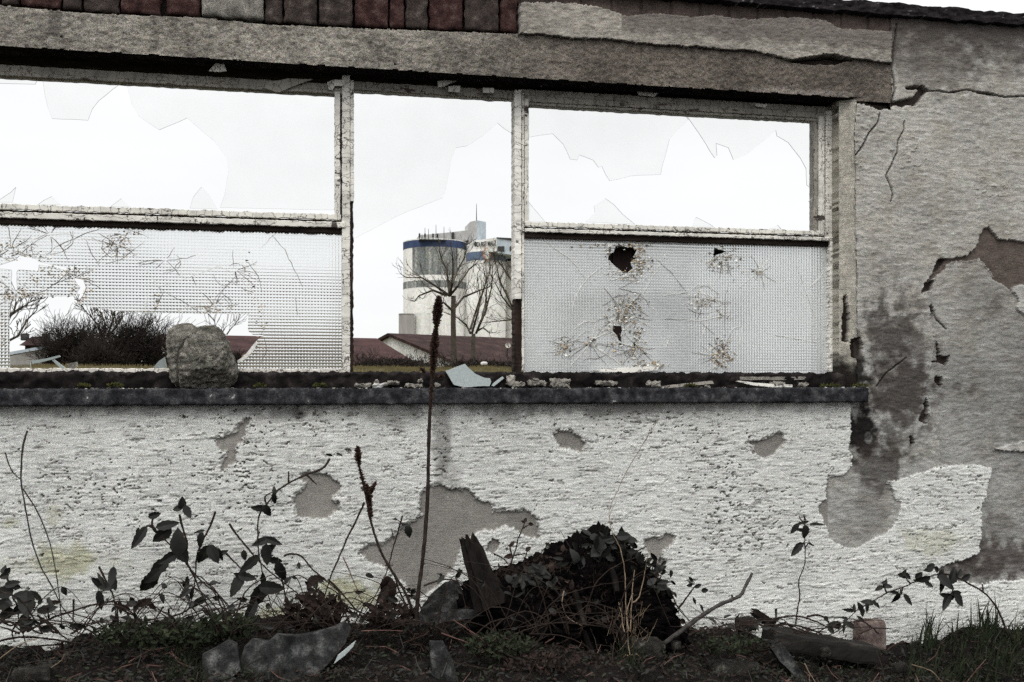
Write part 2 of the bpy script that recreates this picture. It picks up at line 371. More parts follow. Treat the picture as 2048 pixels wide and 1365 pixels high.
# ================================================================== THE DERELICT BUILDING
bld = thing('derelict_building', 'derelict low building with peeling white and grey render and a broken strip window', 'building', (0.4, 0, .45))
def w2(pts, y=0.0):
    return [(lambda v: (v.x, v.z))(P(a, b, y)) for a, b in pts]
xl = P(-12, 0).x; xr = P(2062, 0).x
STEP = .0031
xs = np.concatenate([np.arange(xl-1.0, xl, .02), np.arange(xl, xr, STEP), np.arange(xr, xr+1.0, .02)])
ztop = P(1024, -30).z
zv = np.concatenate([np.arange(.30, .37, .01), np.arange(.37, ztop, STEP), np.arange(ztop, ztop+.42, .012)])
X, Z = np.meshgrid(xs, zv)
EXT = 1600
# wobble of every traced edge
wx = .007*fbm(X/.035, Z/.035, 3, 4)+.0045*perlin(X/.009, Z/.009, 5); wz = .006*fbm(X/.035, Z/.035, 9, 4)+.0042*perlin(X/.009, Z/.009, 6)
Xw, Zw = X+wx, Z+wz
def mask(pts, warp=1.0): return inpoly(X+wx*warp, Z+wz*warp, w2(pts))
def blob(px, py, rx, ry):
    c = P(px, py); s = zs(px, 0); return np.exp(-(((X-c.x)/(rx*s))**2+((Z-c.z)/(ry*s))**2))

# --- white coat below the sill, with its peeled patches
white = mask([(-EXT, 770), (1698, 770), (1700, 860), (1698, 885), (1695, 900), (1702, 911), (1700, 933), (1686, 950), (1655, 954), (1650, 975), (1648, 998), (1636, 1015), (1640, 1032), (1650, 1051), (1656, 1077), (1669, 1086), (1685, 1094), (1710, 1097), (1748, 1077), (1780, 1061), (1792, 1039), (1800, 1010), (1789, 997), (1783, 982), (1775, 969), (1770, 966), (1805, 956), (1844, 943), (1882, 933), (1930, 929), (1965, 931), (1981, 937), (1972, 975), (1967, 1000), (1960, 1013), (1960, 1077), (1954, 1105), (1938, 1115), (1884, 1129), (1872, 1140), (1900, 1160), (1960, 1168), (2000, 1159), (2300, 1170), (2300+EXT, 1180), (2300+EXT, 1700), (-EXT, 1700)])
holes = [cA([(1045, 185), (1100, 180), (1145, 160), (1150, 130), (1180, 110), (1185, 85), (1220, 95), (1185, 130), (1170, 190), (1140, 230), (1140, 290), (1100, 310), (1075, 345), (1070, 320), (1095, 280), (1100, 250), (1065, 240), (1045, 215)]),
 cA([(1450, 365), (1500, 352), (1560, 355), (1600, 380), (1645, 400), (1635, 440), (1600, 470), (1620, 500), (1635, 490), (1640, 540), (1600, 545), (1560, 575), (1500, 570), (1440, 565), (1435, 520), (1425, 490), (1430, 460), (1470, 430), (1480, 405)]),
 cB([(830, 450), (870, 425), (930, 415), (980, 435), (1060, 435), (1090, 480), (1160, 510), (1165, 540), (1260, 540), (1340, 540), (1385, 570), (1395, 665), (1340, 665), (1300, 640), (1240, 600), (1180, 630), (1130, 620), (1080, 650), (1010, 700), (1000, 760), (975, 820), (930, 870), (860, 930), (800, 960), (760, 900), (700, 850), (640, 800), (580, 780), (520, 740), (560, 710), (600, 700), (640, 705), (700, 660), (740, 620), (830, 560), (820, 500)]),
 [(1105, 872), (1115, 863), (1150, 868), (1172, 888), (1160, 903), (1118, 893)],
 [(1490, 886), (1530, 880), (1562, 864), (1566, 885), (1548, 905), (1525, 916), (1505, 907), (1510, 894)],
 cC([(1330, 280), (1380, 260), (1440, 265), (1470, 230), (1530, 240), (1515, 290), (1450, 340), (1440, 390), (1470, 420), (1440, 470), (1400, 480), (1380, 430), (1345, 350)]),
 cC([(640, 295), (690, 300), (680, 360), (650, 350)]), cC([(745, 355), (770, 320), (815, 300), (840, 322), (800, 350)]),
 [(1160, 1150), (1200, 1160), (1190, 1175)], [(985, 1075), (1000, 1085), (985, 1110), (970, 1100)]]
peel = np.zeros(X.shape, bool)
for h in holes: peel |= mask(h)
# flaked speckle in worn areas
worn = np.clip(blob(200, 985, 110, 50)+blob(1440, 950, 55, 110)+blob(480, 930, 70, 110)+blob(1500, 1060, 120, 60)+.8*blob(620, 840, 60, 50)+.7*blob(1230, 850, 160, 40)+.7*blob(1880, 960, 60, 30)+.6*blob(880, 930, 30, 90)+.7*blob(1860, 1090, 90, 35), 0, 1)
sp = fbm(Xw/.026, Zw/.0075, 21, 4)
peel |= (sp > .74-.34*worn) & (worn > .05)
peel |= fbm(Xw/.05, Zw/.016, 77, 4) > .70
halo = np.zeros(X.shape, bool)
for h in holes[:6]:
    pl_ = w2(h); halo |= inpoly(X+wx*1.5+.006, Z+wz*1.5-.006, pl_) | inpoly(X+wx*1.3-.005, Z+wz*1.6+.003, pl_)
halo &= ~peel & white
white &= ~peel
# combed ledges
lw = fbm(X/.11, Z/.035, 31, 4)*1.5+fbm(X/.08, Z/.016, 35, 3)*.28
ph = Z/.0140+lw
saw = (ph-np.floor(ph))                     # 0 bottom .. 1 top
ledge = np.where(saw < .72, .72-saw, (saw-.72)*2.2)
amp = np.clip(.25+1.1*fbm(X/.10, Z/.03, 41, 4)+.6*fbm(X/.055, Z/.0075, 43, 3)+.25*worn, 0.05, 1.25)
comb = .0046*ledge*amp
hw = .0105+comb+.0022*fbm(X/.18, Z/.12, 51, 3)+.0012*fbm(X/.045, Z/.0065, 53, 3)
gl = fbm(X/.15+3+.3*wx/.007, Z/.0135, 45, 2)+.12*fbm(X/.02, Z/.008, 47, 2); line_ = np.clip(1-np.abs(gl)/.085, 0, 1)*sstep(-.15, .25, fbm(X/.07, Z/.03, 46, 3))
hw = hw-.0045*line_
hw = np.where(halo, hw-.0045, hw)
hg = .0012*fbm(X/.05, Z/.04, 61, 4)+.0006*perlin(X/.007, Z/.007, 62)
H = np.where(white, hw, hg)
n1 = fbm(X/.25, Z/.2, 71, 4)[..., None]; n2 = fbm(X/.04, Z/.02, 73, 4)[..., None]; n3 = fbm(X/.02, Z/.02, 75, 3)[..., None]
def C(r, g, b): return np.array([r, g, b])
def lay(col, m, c, k=1.0):
    m = np.clip(m*k, 0, 1)[..., None] if m.dtype != bool else m[..., None]*k
    return col*(1-m)+np.asarray(c)*m
cw = C(.705, .708, .668)*(1+.10*n1+.12*n2+.06*n3)
pit = np.clip((.22-saw)*7, 0, 1)*np.clip((amp-.40)*2.2, 0, 1)       # darker tone along the bottom of each ledge
cw = lay(cw, line_, C(.13, .115, .10), .82)
cw = lay(cw, halo, C(.47, .455, .42), .8)
cw = lay(cw, pit, C(.16, .145, .125), .50)
cg = C(.285, .268, .243)*(1+.30*n1+.22*n2+.12*n3)
# --- right grey wall
right = mask([(1655, 150), (1779, 150), (1779, -900), (2300+EXT, -900), (2300+EXT, 1200), (1655, 1200)], 0)
coat = right & ~white
cr_ = C(.44, .422, .383)*(1+.26*n1+.26*n2+.16*n3)
warm = sstep(-.2, .5, fbm(X/.12, Z/.10, 79, 5))[..., None]; cr_ = cr_*(1-warm*C(.10, .12, .15)); wsm = sstep(.22, .5, fbm(X/.05, Z/.014, 80, 5))[..., None]; cr_ = cr_*(1-.5*wsm)+.5*wsm*C(.60, .59, .55)
H = np.where(coat, .004+.0026*fbm(X/.05, Z/.025, 81, 4)+.0013*fbm(X/.022, Z/.010, 82, 3), H)
col = np.where(white[..., None], cw, np.where(coat[..., None], cr_, cg))
zmid = sstep(P(1900, 620).z, P(1900, 900).z, Z)     # lower coat is greyer and cooler
col = np.where(coat[..., None], col*(1-.18*zmid[..., None]*0-C(.15, .13, .105)*(1-sstep(P(1900, 800).z, P(1900, 520).z, Z))[..., None]), col)
# horizontal combing shows through on the grey too
cmb2 = np.clip(fbm(X/.07, Z/.009, 91, 4)-.28, 0, 1)
H = H+np.where(coat, -.004*cmb2*(.4+blob(1960, 370, 60, 40)+blob(1800, 300, 60, 60)+blob(1700, 300, 50, 90)), 0)
rec = mask([(1976, 453), (1995, 478), (2048, 486), (2300, 490), (2300+EXT, 520), (2300+EXT, 610), (2048, 574), (2020, 580), (1990, 560), (1972, 530), (1958, 519), (1925, 520), (1895, 528), (1885, 545), (1865, 556), (1850, 585), (1842, 582), (1851, 568), (1866, 540), (1875, 520), (1895, 518), (1925, 515), (1945, 505), (1955, 485), (1958, 468)])
H = np.where(rec, -.007+hg*2, H); col = lay(col, rec, C(.13, .105, .09))
below = mask([(1842, 582), (1866, 560), (1890, 530), (1925, 522), (1960, 520), (1990, 560), (2048, 574), (2300+EXT, 610), (2300+EXT, 1150), (1870, 1130), (1880, 900), (1850, 780), (1870, 690), (1858, 612)]) & coat
H = np.where(below & ~rec, H-.0035, H); col = np.where((below & ~rec)[..., None], col*.86, col)
for pts in ([(1842, 588), (1848, 568), (1868, 560), (1864, 580)], [(1860, 548), (1872, 524), (1893, 519), (1880, 540)], [(1857, 612), (1868, 614), (1869, 630), (1860, 627)], [(1872, 688), (1877, 690), (1879, 712), (1900, 713), (1893, 732), (1874, 725)], [(1869, 752), (1885, 754), (1884, 776), (1868, 765)], [(1850, 794), (1858, 812), (1852, 848), (1836, 842), (1845, 820)], [(1818, 870), (1830, 885), (1820, 893)],
            cQ([(112, 585), (130, 570), (150, 690), (150, 800), (140, 930), (105, 920), (108, 740), (118, 680)]), cQ([(130, 960), (150, 910), (215, 885), (240, 930), (245, 1010), (200, 1060), (150, 1040)]),
            cK([(255, 565), (350, 555), (430, 590), (520, 578), (570, 570), (640, 555), (668, 515), (600, 512), (595, 497), (690, 485), (722, 515), (690, 560), (655, 602), (600, 603), (575, 612), (540, 600), (510, 612), (450, 628), (400, 605), (350, 592), (265, 592)])):
    m = mask(pts, .6); H = np.where(m, -.020+.5*hg, H); col = lay(col, m, C(.06, .048, .042))
for pts in ([(2022, 575), (2048, 570), (2090, 580), (2090, 625), (2050, 632), (2030, 620), (2035, 600)], [(1985, 900), (2048, 880), (2048, 905)]):
    m = mask(pts); H = np.where(m, .009+comb, H); col = lay(col, m, C(.52, .51, .47))
chip = (fbm(Xw/.03, Zw/.012, 95, 4) > .45) & (np.clip(blob(1705, 285, 30, 80)+blob(1815, 310, 40, 40)+blob(1985, 370, 40, 30)+blob(1730, 240, 40, 20), 0, 1) > .35) & coat
H = np.where(chip, H+.004, H); col = lay(col, chip, C(.5, .48, .43))
# stains with a shape of their own
stn = fbm(X/.05, Z/.05, 101, 5)
def stain(px, py, rx, ry, k, c=(.055, .045, .040), lo=.30, hi=.75):
    global col
    b_ = blob(px, py, rx, ry); s = sstep(lo-.06, hi+.02, b_+.10*n2[..., 0]*np.clip(b_*2.5, 0, 1)+(.55*stn+.14*n3[..., 0])*np.clip(b_*2.5, 0, 1))*k
    col = lay(col, s*(~white if px > 1700 else 1), c)
for a in ((1795, 745, 95, 190, .62), (1990, 700, 120, 200, .18), (1900, 1080, 120, 90, .3), (1775, 665, 60, 60, .62), (1800, 780, 75, 75, .75), (1720, 860, 42, 62, 1.0, (.018, .015, .015)), (1755, 930, 60, 60, .75), (1705, 745, 50, 40, .95, (.02, .017, .015)), (1740, 1000, 45, 60, .3), (1885, 995, 60, 30, .35), (1990, 1120, 140, 45, .75, (.06, .045, .042)), (1925, 1150, 120, 40, .6), (2050, 850, 50, 90, .25), (1985, 610, 22, 24, .45), (1915, 775, 12, 10, .5), (1945, 780, 12, 12, .5), (2000, 1060, 40, 40, .3)): stain(*a)
# lichen green on the white coat
grn = C(.42, .41, .24)
for a in ((130, 1120, 70, 45, .6), (25, 1045, 22, 14, .45), (110, 1030, 20, 22, .35), (690, 1190, 100, 40, .75), (560, 1235, 110, 28, .7), (1010, 1190, 70, 50, .5), (1860, 1080, 90, 35, .35), (640, 1220, 60, 30, .4), (110, 1125, 200, 25, .2)):
    s = sstep(.35, .8, blob(*a[:4])+.4*stn)*a[4]*white; col = lay(col, s, grn)
# grey water streak, and a grimy band with the sill's shade painted in
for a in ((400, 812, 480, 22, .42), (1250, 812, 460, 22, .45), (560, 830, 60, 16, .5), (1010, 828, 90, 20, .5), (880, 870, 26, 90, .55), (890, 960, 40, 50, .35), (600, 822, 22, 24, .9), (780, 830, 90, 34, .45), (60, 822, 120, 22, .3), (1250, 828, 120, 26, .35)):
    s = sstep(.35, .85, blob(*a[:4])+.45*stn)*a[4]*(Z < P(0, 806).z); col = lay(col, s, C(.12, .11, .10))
drt = sstep(P(0, 1180).z, P(0, 1275).z, Z); col = col*(1-(1-drt)[..., None]*.12*(1+n2*2))
# --- cracks
for pts, wd in ((cK([(548, 140), (543, 200), (533, 260), (522, 340), (518, 400), (530, 450), (535, 515), (520, 580)]), .0035), (cK([(720, 518), (790, 520), (850, 531), (950, 512), (1000, 526), (1060, 532), (1100, 541), (1160, 556), (1270, 550), (1400, 560)]), .0018), (cK([(1005, 527), (1050, 535), (1100, 542)]), .004),
                (cK([(450, 650), (440, 700), (390, 760), (365, 810), (345, 850), (315, 882)]), .0022), (cK([(590, 690), (590, 740), (555, 800), (550, 870), (515, 945), (485, 1000), (510, 1060), (525, 1110), (515, 1150)]), .0018),
                (cK([(268, 730), (264, 790), (262, 850), (270, 950), (272, 1080)]), .0018), (cK([(302, 880), (312, 960), (308, 1060), (305, 1200), (312, 1365)]), .0032), (cJ([(292, 0), (280, 90), (283, 140), (296, 190), (294, 245)]), .0035), (cJ([(205, 262), (260, 248), (295, 245)]), .0015),
                (cJ([(555, 620), (450, 700), (400, 770)]), .0014), (cK([(240, 600), (236, 640), (260, 655)]), .0012), (cM([(1540, 95), (1530, 180), (1520, 265)]), .0012), (cM([(1742, 200), (1738, 250)]), .0012), (cK([(180, 260), (188, 320)]), .001), (cM([(1300, 170), (1370, 190), (1450, 225), (1520, 265)]), .0012), (cJ([(690, 340), (715, 420), (770, 470)]), .0012), (cJ([(716, 540), (735, 640), (690, 640)]), .0016)):
    d = linedist(X+wx*.25, Z+wz*.25, w2(pts)); k = np.clip(1-(d-wd*.4)/(wd*.8+.001), 0, 1)
    H = H-.014*k; col = lay(col, k, C(.03, .025, .022))

# --- above the window: lintel beam, coat over it, brick zone, roof edge
LB = [(-EXT, 92-EXT*.0605), (0, 92), (900, 147.5), (1700, 199)]
lin_top = [(-EXT, -88), (0, 11), (180, 27), (404, 36), (530, 49), (720, 57), (1035, 68)]
coat_low = cM([(315, 160), (430, 165), (520, 180), (600, 185), (700, 182), (820, 200), (940, 210), (1120, 220), (1260, 235), (1350, 235), (1450, 255), (1540, 280), (1650, 268), (1740, 262), (1830, 275), (1930, 285), (2000, 295)])
upper = mask([(-EXT, -600)]+LB+[(1780, 204), (1779, -600)], 0) | mask([(1640, -600), (2300+EXT, -600), (2300+EXT, 160), (1640, 160)], 0)
lin = mask(lin_top+coat_low+[(1782, 140), (1781, 222), (1700, 200), (900, 149), (0, 94), (-EXT, -4)], .35)
H = np.where(lin, .003+.0022*fbm(X/.06, Z/.035, 111, 4)+.0030*fbm(X/.016, Z/.013, 113, 4)-.004*np.clip(fbm(X/.03, Z/.02, 116, 3)-.45, 0, 1), H)
xg = sstep(P(700, 0).x, P(1250, 0).x, X)[..., None]
cl = (C(.31, .285, .245)*(1-xg)+C(.155, .133, .112)*xg)*(1+.55*n1+.30*fbm(X/.035, Z/.03, 119, 5)[..., None]+.30*n3)
blk = sstep(.28, .60, fbm(X/.03, Z/.022, 115, 6))*(1-xg[..., 0]*.5); cl = lay(cl, blk, C(.07, .06, .055), .65)
col = np.where(lin[..., None], cl, col)
col = lay(col, sstep(.35, .8, blob(110, 45, 16, 40)+.3*stn)*lin, C(.08, .072, .065), .7)
col = lay(col, sstep(.35, .9, blob(1600, 185, 160, 10)+.3*stn)*lin, C(.30, .27, .24), .6)
dark = mask([(1037, -600), (1037, 8)]+cM([(480, 20), (560, 20), (680, 40), (800, 80), (950, 65), (1100, 85), (1200, 75), (1300, 95), (1440, 90), (1560, 85), (1700, 100), (1760, 135), (2002, 150)])+[(1781, -600)], .8)
band = mask([(1038, 3)]+cM([(480, 20), (560, 20), (680, 40), (800, 80), (950, 65), (1100, 85), (1200, 75), (1300, 95), (1440, 90), (1560, 85), (1700, 100), (1760, 135), (2002, 150)])+coat_low[::-1], .6) & ~dark
H = np.where(dark, -.004+.003*fbm(X/.03, Z/.03, 121, 4)-.006*((np.abs(((X-P(1040, 0).x)/.105) % 1-.5) > .46)), H)
col = np.where(dark[..., None], C(.085, .066, .058)*(1+.35*n2+.35*n1), col)
H = np.where(band, .016+.002*fbm(X/.06, Z/.03, 123, 4)+.0016*fbm(X/.015, Z/.008, 124, 3), H)
col = np.where(band[..., None], C(.30, .275, .24)*(1+.22*n1+.36*n2+.25*n3), col)
und = mask(cM([(1520, 272), (1540, 281), (1650, 262), (1700, 252), (1742, 252), (1830, 276), (1750, 296), (1640, 296), (1560, 288)]), .4)
H = np.where(und, -.022, H); col = lay(col, und, C(.05, .04, .035))
bz = mask([(-EXT, -700), (1037, -700), (1037, 70)]+lin_top[::-1], .2)
H = np.where(bz, -.045+.002*n3[..., 0], H); col = np.where(bz[..., None], C(.04, .032, .03)+0*col, col)
rt = mask([(1779, -600), (1779, 206), (1845, 180), (2300+EXT, 260), (2300+EXT, -600)], .3) & coat
# darker run-off stain below the roof edge on the right
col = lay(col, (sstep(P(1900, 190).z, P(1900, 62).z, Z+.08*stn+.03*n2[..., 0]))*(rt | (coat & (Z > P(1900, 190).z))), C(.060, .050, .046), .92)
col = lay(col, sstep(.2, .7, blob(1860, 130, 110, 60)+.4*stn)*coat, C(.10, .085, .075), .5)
col = lay(col, sstep(.55, .9, sstep(P(1500, 130).z, P(1500, 60).z, Z)+.3*stn)*band*(X > P(1240, 0).x), C(.09, .075, .068), .6)
rtop = w2([(-EXT, -285), (1640, -3), (2300+EXT, 200)])
zr = np.interp(X, [p[0] for p in rtop], [p[1] for p in rtop])
zroof = P(1660, -1).z; RB = P(1660, 27).z
roofm = Z > RB+.010*fbm(X/.06, X*0, 131, 4)
tops = zroof+.008*fbm(X/.04, X*0, 133, 5)
Hroof = .032+.005*fbm(X/.03, Z/.02, 135, 4); croof = C(.020, .017, .018)*(1+.5*n2+.4*n3)
# --- keep masks and parts
open_poly = w2([(-EXT, 92-EXT*.0605), (0, 92), (900, 147.5), (1700, 199)])
zlin = P(900, 148).z
SILLZ = P(900, 777, -.045).z
jx = 1698+0*Z
jamb_pts = w2([(1712, 205), (1707, 260), (1709, 400), (1711, 560), (1712, 600), (1712, 780)])
jxx = np.interp(-Z, [-p[1] for p in jamb_pts], [p[0] for p in jamb_pts])+.002*perlin(Z/.02, Z*0, 141)
opening = (X < jxx) & (Z < zlin+.004*fbm(X/.05, X*0, 143, 4)) & (Z > P(900, 790).z)
def cells(m): return m[:-1, :-1] & m[1:, :-1] & m[:-1, 1:] & m[1:, 1:]
above = Z > zlin-.002
linp = (lin) & ~opening & (Z < RB)
Hb = -H
edge_o = opening
wallm = ~opening & ~roofm & ~lin
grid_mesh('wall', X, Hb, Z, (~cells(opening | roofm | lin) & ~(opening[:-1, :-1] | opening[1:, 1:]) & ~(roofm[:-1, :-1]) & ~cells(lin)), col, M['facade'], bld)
grid_mesh('lintel', X, Hb, Z, (lin[:-1, :-1] | lin[1:, 1:]) & ~(opening[:-1, :-1] | opening[1:, 1:]) & (Z[:-1, :-1] > zlin-.01), col, M['beam'], bld)
# roof edge: front band plus a top running back
zrow = np.arange(RB-.02, zroof+.02, .0045); XX, ZZ = np.meshgrid(xs[::2], zrow)
nb = len(zrow); ZZ = ZZ+0; top = zroof+.009*fbm(XX/.11, XX*0, 133, 6); bot = RB+.010*fbm(XX/.10, XX*0, 137, 5)
tt = np.linspace(0, 1, nb)[:, None]; ZZ = bot+(top-bot)*tt
YY = -(.026+.006*fbm(XX/.03, ZZ/.02, 135, 4)); YY[0] = .01
YY[-1] = .30; YY[-2] = YY[-3]+.006; ZZ[-1] = ZZ[-2]+.004
cc = C(.021, .018, .019)*(1+.5*fbm(XX/.04, ZZ/.03, 138, 4)+.3*perlin(XX/.01, ZZ/.01, 139))[..., None]
lich = (fbm(XX/.015, ZZ/.012, 140, 3) > .62); cc[lich] = (.16, .15, .14)
grid_mesh('roof_edge', XX, YY, ZZ, np.ones((nb-1, XX.shape[1]-1), bool), cc, M['facade'], bld)

# --- masonry core behind the render (gives the reveals their depth)
XE0, XE1 = xl-1.0, xr+1.0
WY = .080                                    # window plane
zbed = P(900, 748, .02).z
core = MB()
core.box(XE0, P(1722, 500).x, .022, .30, .2, SILLZ-.03)
core.box(P(1722, 500).x, XE1, .027, .30, .2, zroof-.01)
core.box(XE0, jamb_pts[0][0]-.012, .048, .30, zlin+.012, zroof-.012)
core.build('wall_core', M['core'], bld)
# soffit of the lintel, rough and dirty
rough_box('lintel_soffit', M['bed'], XE0, jamb_pts[0][0]+.006, .001, .29, zlin+.0005, zlin+.05, .012, .004, 5, bld, freq=20, rnd=.002)
# right reveal: plaster brought forward and splayed towards the frame
zz = np.arange(SILLZ-.02, zlin+.01, .0035); uu = np.array([0, .02, .05]+list(np.arange(.1, 1.01, .05)))
UR, ZR = np.meshgrid(uu, zz); jz = np.interp(-ZR, [-p[1] for p in jamb_pts], [p[0] for p in jamb_pts])+.004
xin = P(1677, 500, .034).x
XR = xin+(jz-xin)*np.clip((UR-.05)/.95, 0, 1)+.0018*fbm(ZR/.05, UR*3, 151, 4)*(UR < .1)
YR = .032-.030*np.clip((UR-.05)/.95, 0, 1)**1.3+.003*fbm(UR*2, ZR/.03, 155, 4)
YR = np.where(UR < .01, .16, YR)
cR = C(.40, .375, .32)*(1+.25*fbm(UR*2, ZR/.06, 152, 4))[..., None]*(1+.3*fbm(UR*6, ZR/.012, 157, 3))[..., None]
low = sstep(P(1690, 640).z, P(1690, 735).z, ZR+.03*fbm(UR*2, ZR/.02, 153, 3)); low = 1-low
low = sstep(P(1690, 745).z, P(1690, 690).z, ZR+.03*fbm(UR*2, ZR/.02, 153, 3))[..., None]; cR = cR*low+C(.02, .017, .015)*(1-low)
for pts in (cQ([(112, 585), (130, 570), (150, 690), (150, 800), (140, 930), (105, 920), (108, 740), (118, 680)]), cQ([(150, 960), (160, 910), (215, 885), (240, 930), (245, 1010), (200, 1060), (160, 1040)])):
    mk = inpoly(XR+.002*fbm(UR*2, ZR/.01, 161, 3), ZR, [(P(p[0], p[1], .015).x, P(p[0], p[1], .015).z) for p in pts]); YR = np.where(mk, YR+.022, YR); cR[mk] = (.03, .024, .02)
grid_mesh('window_reveal', XR, YR, ZR, np.ones((len(zz)-1, len(uu)-1), bool), cR, M['facade'], bld)

# --- bricks above the lintel (each a part of the wall)
bx = [(-420, -345), (-340, -270), (-265, -200), (-195, -135), (-130, -75), (-70, -2), (2, 38), (42, 121), (125, 163), (167, 238), (242, 320), (332, 401), (404, 527), (530, 564), (568, 634), (639, 705), (710, 776), (781, 808), (812, 855), (859, 925), (931, 997), (1002, 1035)]
rnd = random.Random(4)
bzz = [w2([(0, 11)])[0][1]+.004, 0]
for i, (a, b) in enumerate(bx):
    x0, x1 = P(a, 20).x, P(b, 20).x
    pz = np.interp((a+b)/2, [p[0] for p in lin_top], [p[1] for p in lin_top]); z0 = P((a+b)/2, pz).z+.006
    lump = i == 12
    for row in range(2):
        h = .128
        if z0+h > RB+.02: h = RB+.01-z0
        if h < .02: break
        k = M['mortar_lump'] if (lump and row == 0) else (M['brick_b'] if (i in (6, 8, 9, 14, 15, 18) or rnd.random() < .25) else M['brick'])
        rough_box('brick', k, x0, x1, (-.012 if lump and row == 0 else rnd.uniform(-.004, .003)), .048, z0, z0+h, .012, .006, 200+i*3+row, bld, freq=34, rnd=.0035)
        z0 += h+.010

# --- window sill and mortar bed
rough_box('window_sill', M['sill'], XE0, P(1738, 790, -.045).x, -.046, .03, P(900, 808.5, -.045).z, SILLZ, .006, .0034, 301, bld, freq=38, rnd=.004)
rough_box('mortar_bed', M['bed'], XE0, P(1690, 750, .02).x, .006, .30, SILLZ-.05, P(900, 747, .02).z, .008, .012, 311, bld, freq=34, rnd=.006)

# ================================================================== WINDOWS (parts of the building)
FB = WY+.055                                 # back of frames
def pp(pts, y=WY): return [P(a, b, y) for a, b in pts]
def rough_prism(mb, quad, y0, y1, n=40, amp=.0012, seed=0, mi=0):
    """quad: 4 picture points a,b (one long side) c,d (other long side, same direction): a->b and d->c"""
    a, b, c, d = [P(p[0], p[1], WY) for p in quad]
    A = [a.lerp(b, i/n) for i in range(n+1)]; Bq = [d.lerp(c, i/n) for i in range(n+1)]
    nrm = Vector((-(b-a).z, 0, (b-a).x)).normalized(); r = random.Random(seed)
    def jit(p): return p+nrm*r.uniform(-amp, amp)
    A = [jit(p) for p in A]; Bq = [jit(p) for p in Bq]
    V = []
    for p, q in zip(A, Bq):
        e = r.uniform(-.0006, .0006); ins = (q-p).normalized()*.0015
        V += [(p.x, y1, p.z), (p.x, y0+.0015, p.z), (p.x+ins.x, y0+e, p.z+ins.z), (q.x-ins.x, y0+e, q.z-ins.z), (q.x, y0+.0015, q.z), (q.x, y1, q.z)]
    fs = []
    for i in range(n):
        for k in range(5): fs.append((i*6+k, (i+1)*6+k, (i+1)*6+k+1, i*6+k+1))
        fs.append((i*6+5, (i+1)*6+5, (i+1)*6, i*6))
    fs += [tuple(range(5, -1, -1)), tuple(range(n*6, n*6+6))]
    mb.add(V, fs, mi)
def ln(x0, y0, x1, y1):                       # straight picture line as a function of x
    return lambda x: y0+(y1-y0)*(x-x0)/(x1-x0)
def rail(mb, f0, f1, xa, xb, y0, y1, seed, n=60, amp=.0012, mi=0):
    rough_prism(mb, [(xa, f0(xa)), (xb, f0(xb)), (xb, f1(xb)), (xa, f1(xa))], y0, y1, n, amp, seed, mi)
def post(mb, xa, xb, ya, yb, y0, y1, seed, n=60, amp=.001, mi=0):
    rough_prism(mb, [(xa, ya), (xa, yb), (xb, yb), (xb, ya)], y0, y1, n, amp, seed, mi)

# heights in the picture, all receding to the same vanishing point
def hz(y_at_900): return lambda x: HY-(HY-y_at_900)*zs(900, WY)/zs(x, WY)
def yy_(x0, y0): # picture height at x=900 of a level line passing (x0,y0)
    return HY-(HY-y0)*zs(x0, WY)/zs(900, WY)
top_fr = hz(yy_(0, 128)); gt = hz(yy_(0, 150)); gtc = hz(yy_(0, 153))
putb0 = hz(yy_(0, 407)); putb1 = hz(yy_(0, 418)); tr0 = hz(yy_(0, 424)); tr1 = hz(yy_(0, 436)); tr2 = hz(yy_(0, 447)); bt0 = hz(yy_(0, 737)); bt1 = hz(yy_(0, 747)); bt2 = hz(yy_(0, 756))
XL = -520
GY = WY+.014
def make_frame(name, xa, xb, parent, seed, skipbottom=False):
    f = MB()
    return f
win = []
# window 1 (left)
f = MB()
rail(f, top_fr, hz(yy_(0, 143)), XL, 700, WY+.006, FB, 1, 120, mi=1)           # head
rail(f, hz(yy_(0, 143)), gt, XL, 684, WY+.002, FB-.01, 2, 120, mi=1)           # top rail of sash, grimy
rail(f, tr0, tr1, XL, 690, WY-.006, FB, 3, 160, mi=0)                          # transom nose
rail(f, tr1, tr2, XL, 690, WY+.008, FB, 4, 160, mi=2)                          # transom underside, bare
post(f, 684, 700, 150, 746, WY+.000, FB, 6, 90, mi=0)
post(f, 700.5, 708, 160, 402, WY+.004, FB, 7, 60, mi=0)
post(f, 700.5, 707, 402, 744, WY+.010, FB, 8, 60, .002, mi=3)
rail(f, bt1, bt2, XL, 700, WY+.012, FB, 9, 160, .002, mi=2)
w1 = f.build('window', [M['white_frame'], M['grey_frame'], M['dark_wood_x'], M['dark_wood']], bld)
f = MB(); rail(f, putb0, putb1, XL, 682, WY+.002, GY+.004, 10, 200, .0022); post(f, 669, 680, 184, 432, WY+.002, GY+.004, 11, 60, .0008)
s1 = f.build('sash', M['white_rail'], w1)
f = MB(); rail(f, bt0, bt1, XL, 689, WY+.004, FB-.01, 12, 200, .0018); f.build('putty', M['putty'], w1)
# window 2 (middle)
f = MB()
rail(f, hz(yy_(710, 160)), hz(yy_(710, 177)), 708, 1030, WY+.016, FB, 21, 60, mi=1)
post(f, 1029, 1043, 180, 598, WY+.000, FB, 22, 90, .001, mi=0)
post(f, 1030, 1044, 598, 744, WY+.008, FB, 23, 40, .002, mi=3)
rail(f, bt1, bt2, 700.5, 1030, WY+.016, FB, 24, 60, .003, mi=3)
w2_ = f.build('window', [M['white_clean'], M['grey_frame'], M['dark_wood_x'], M['dark_wood']], bld)
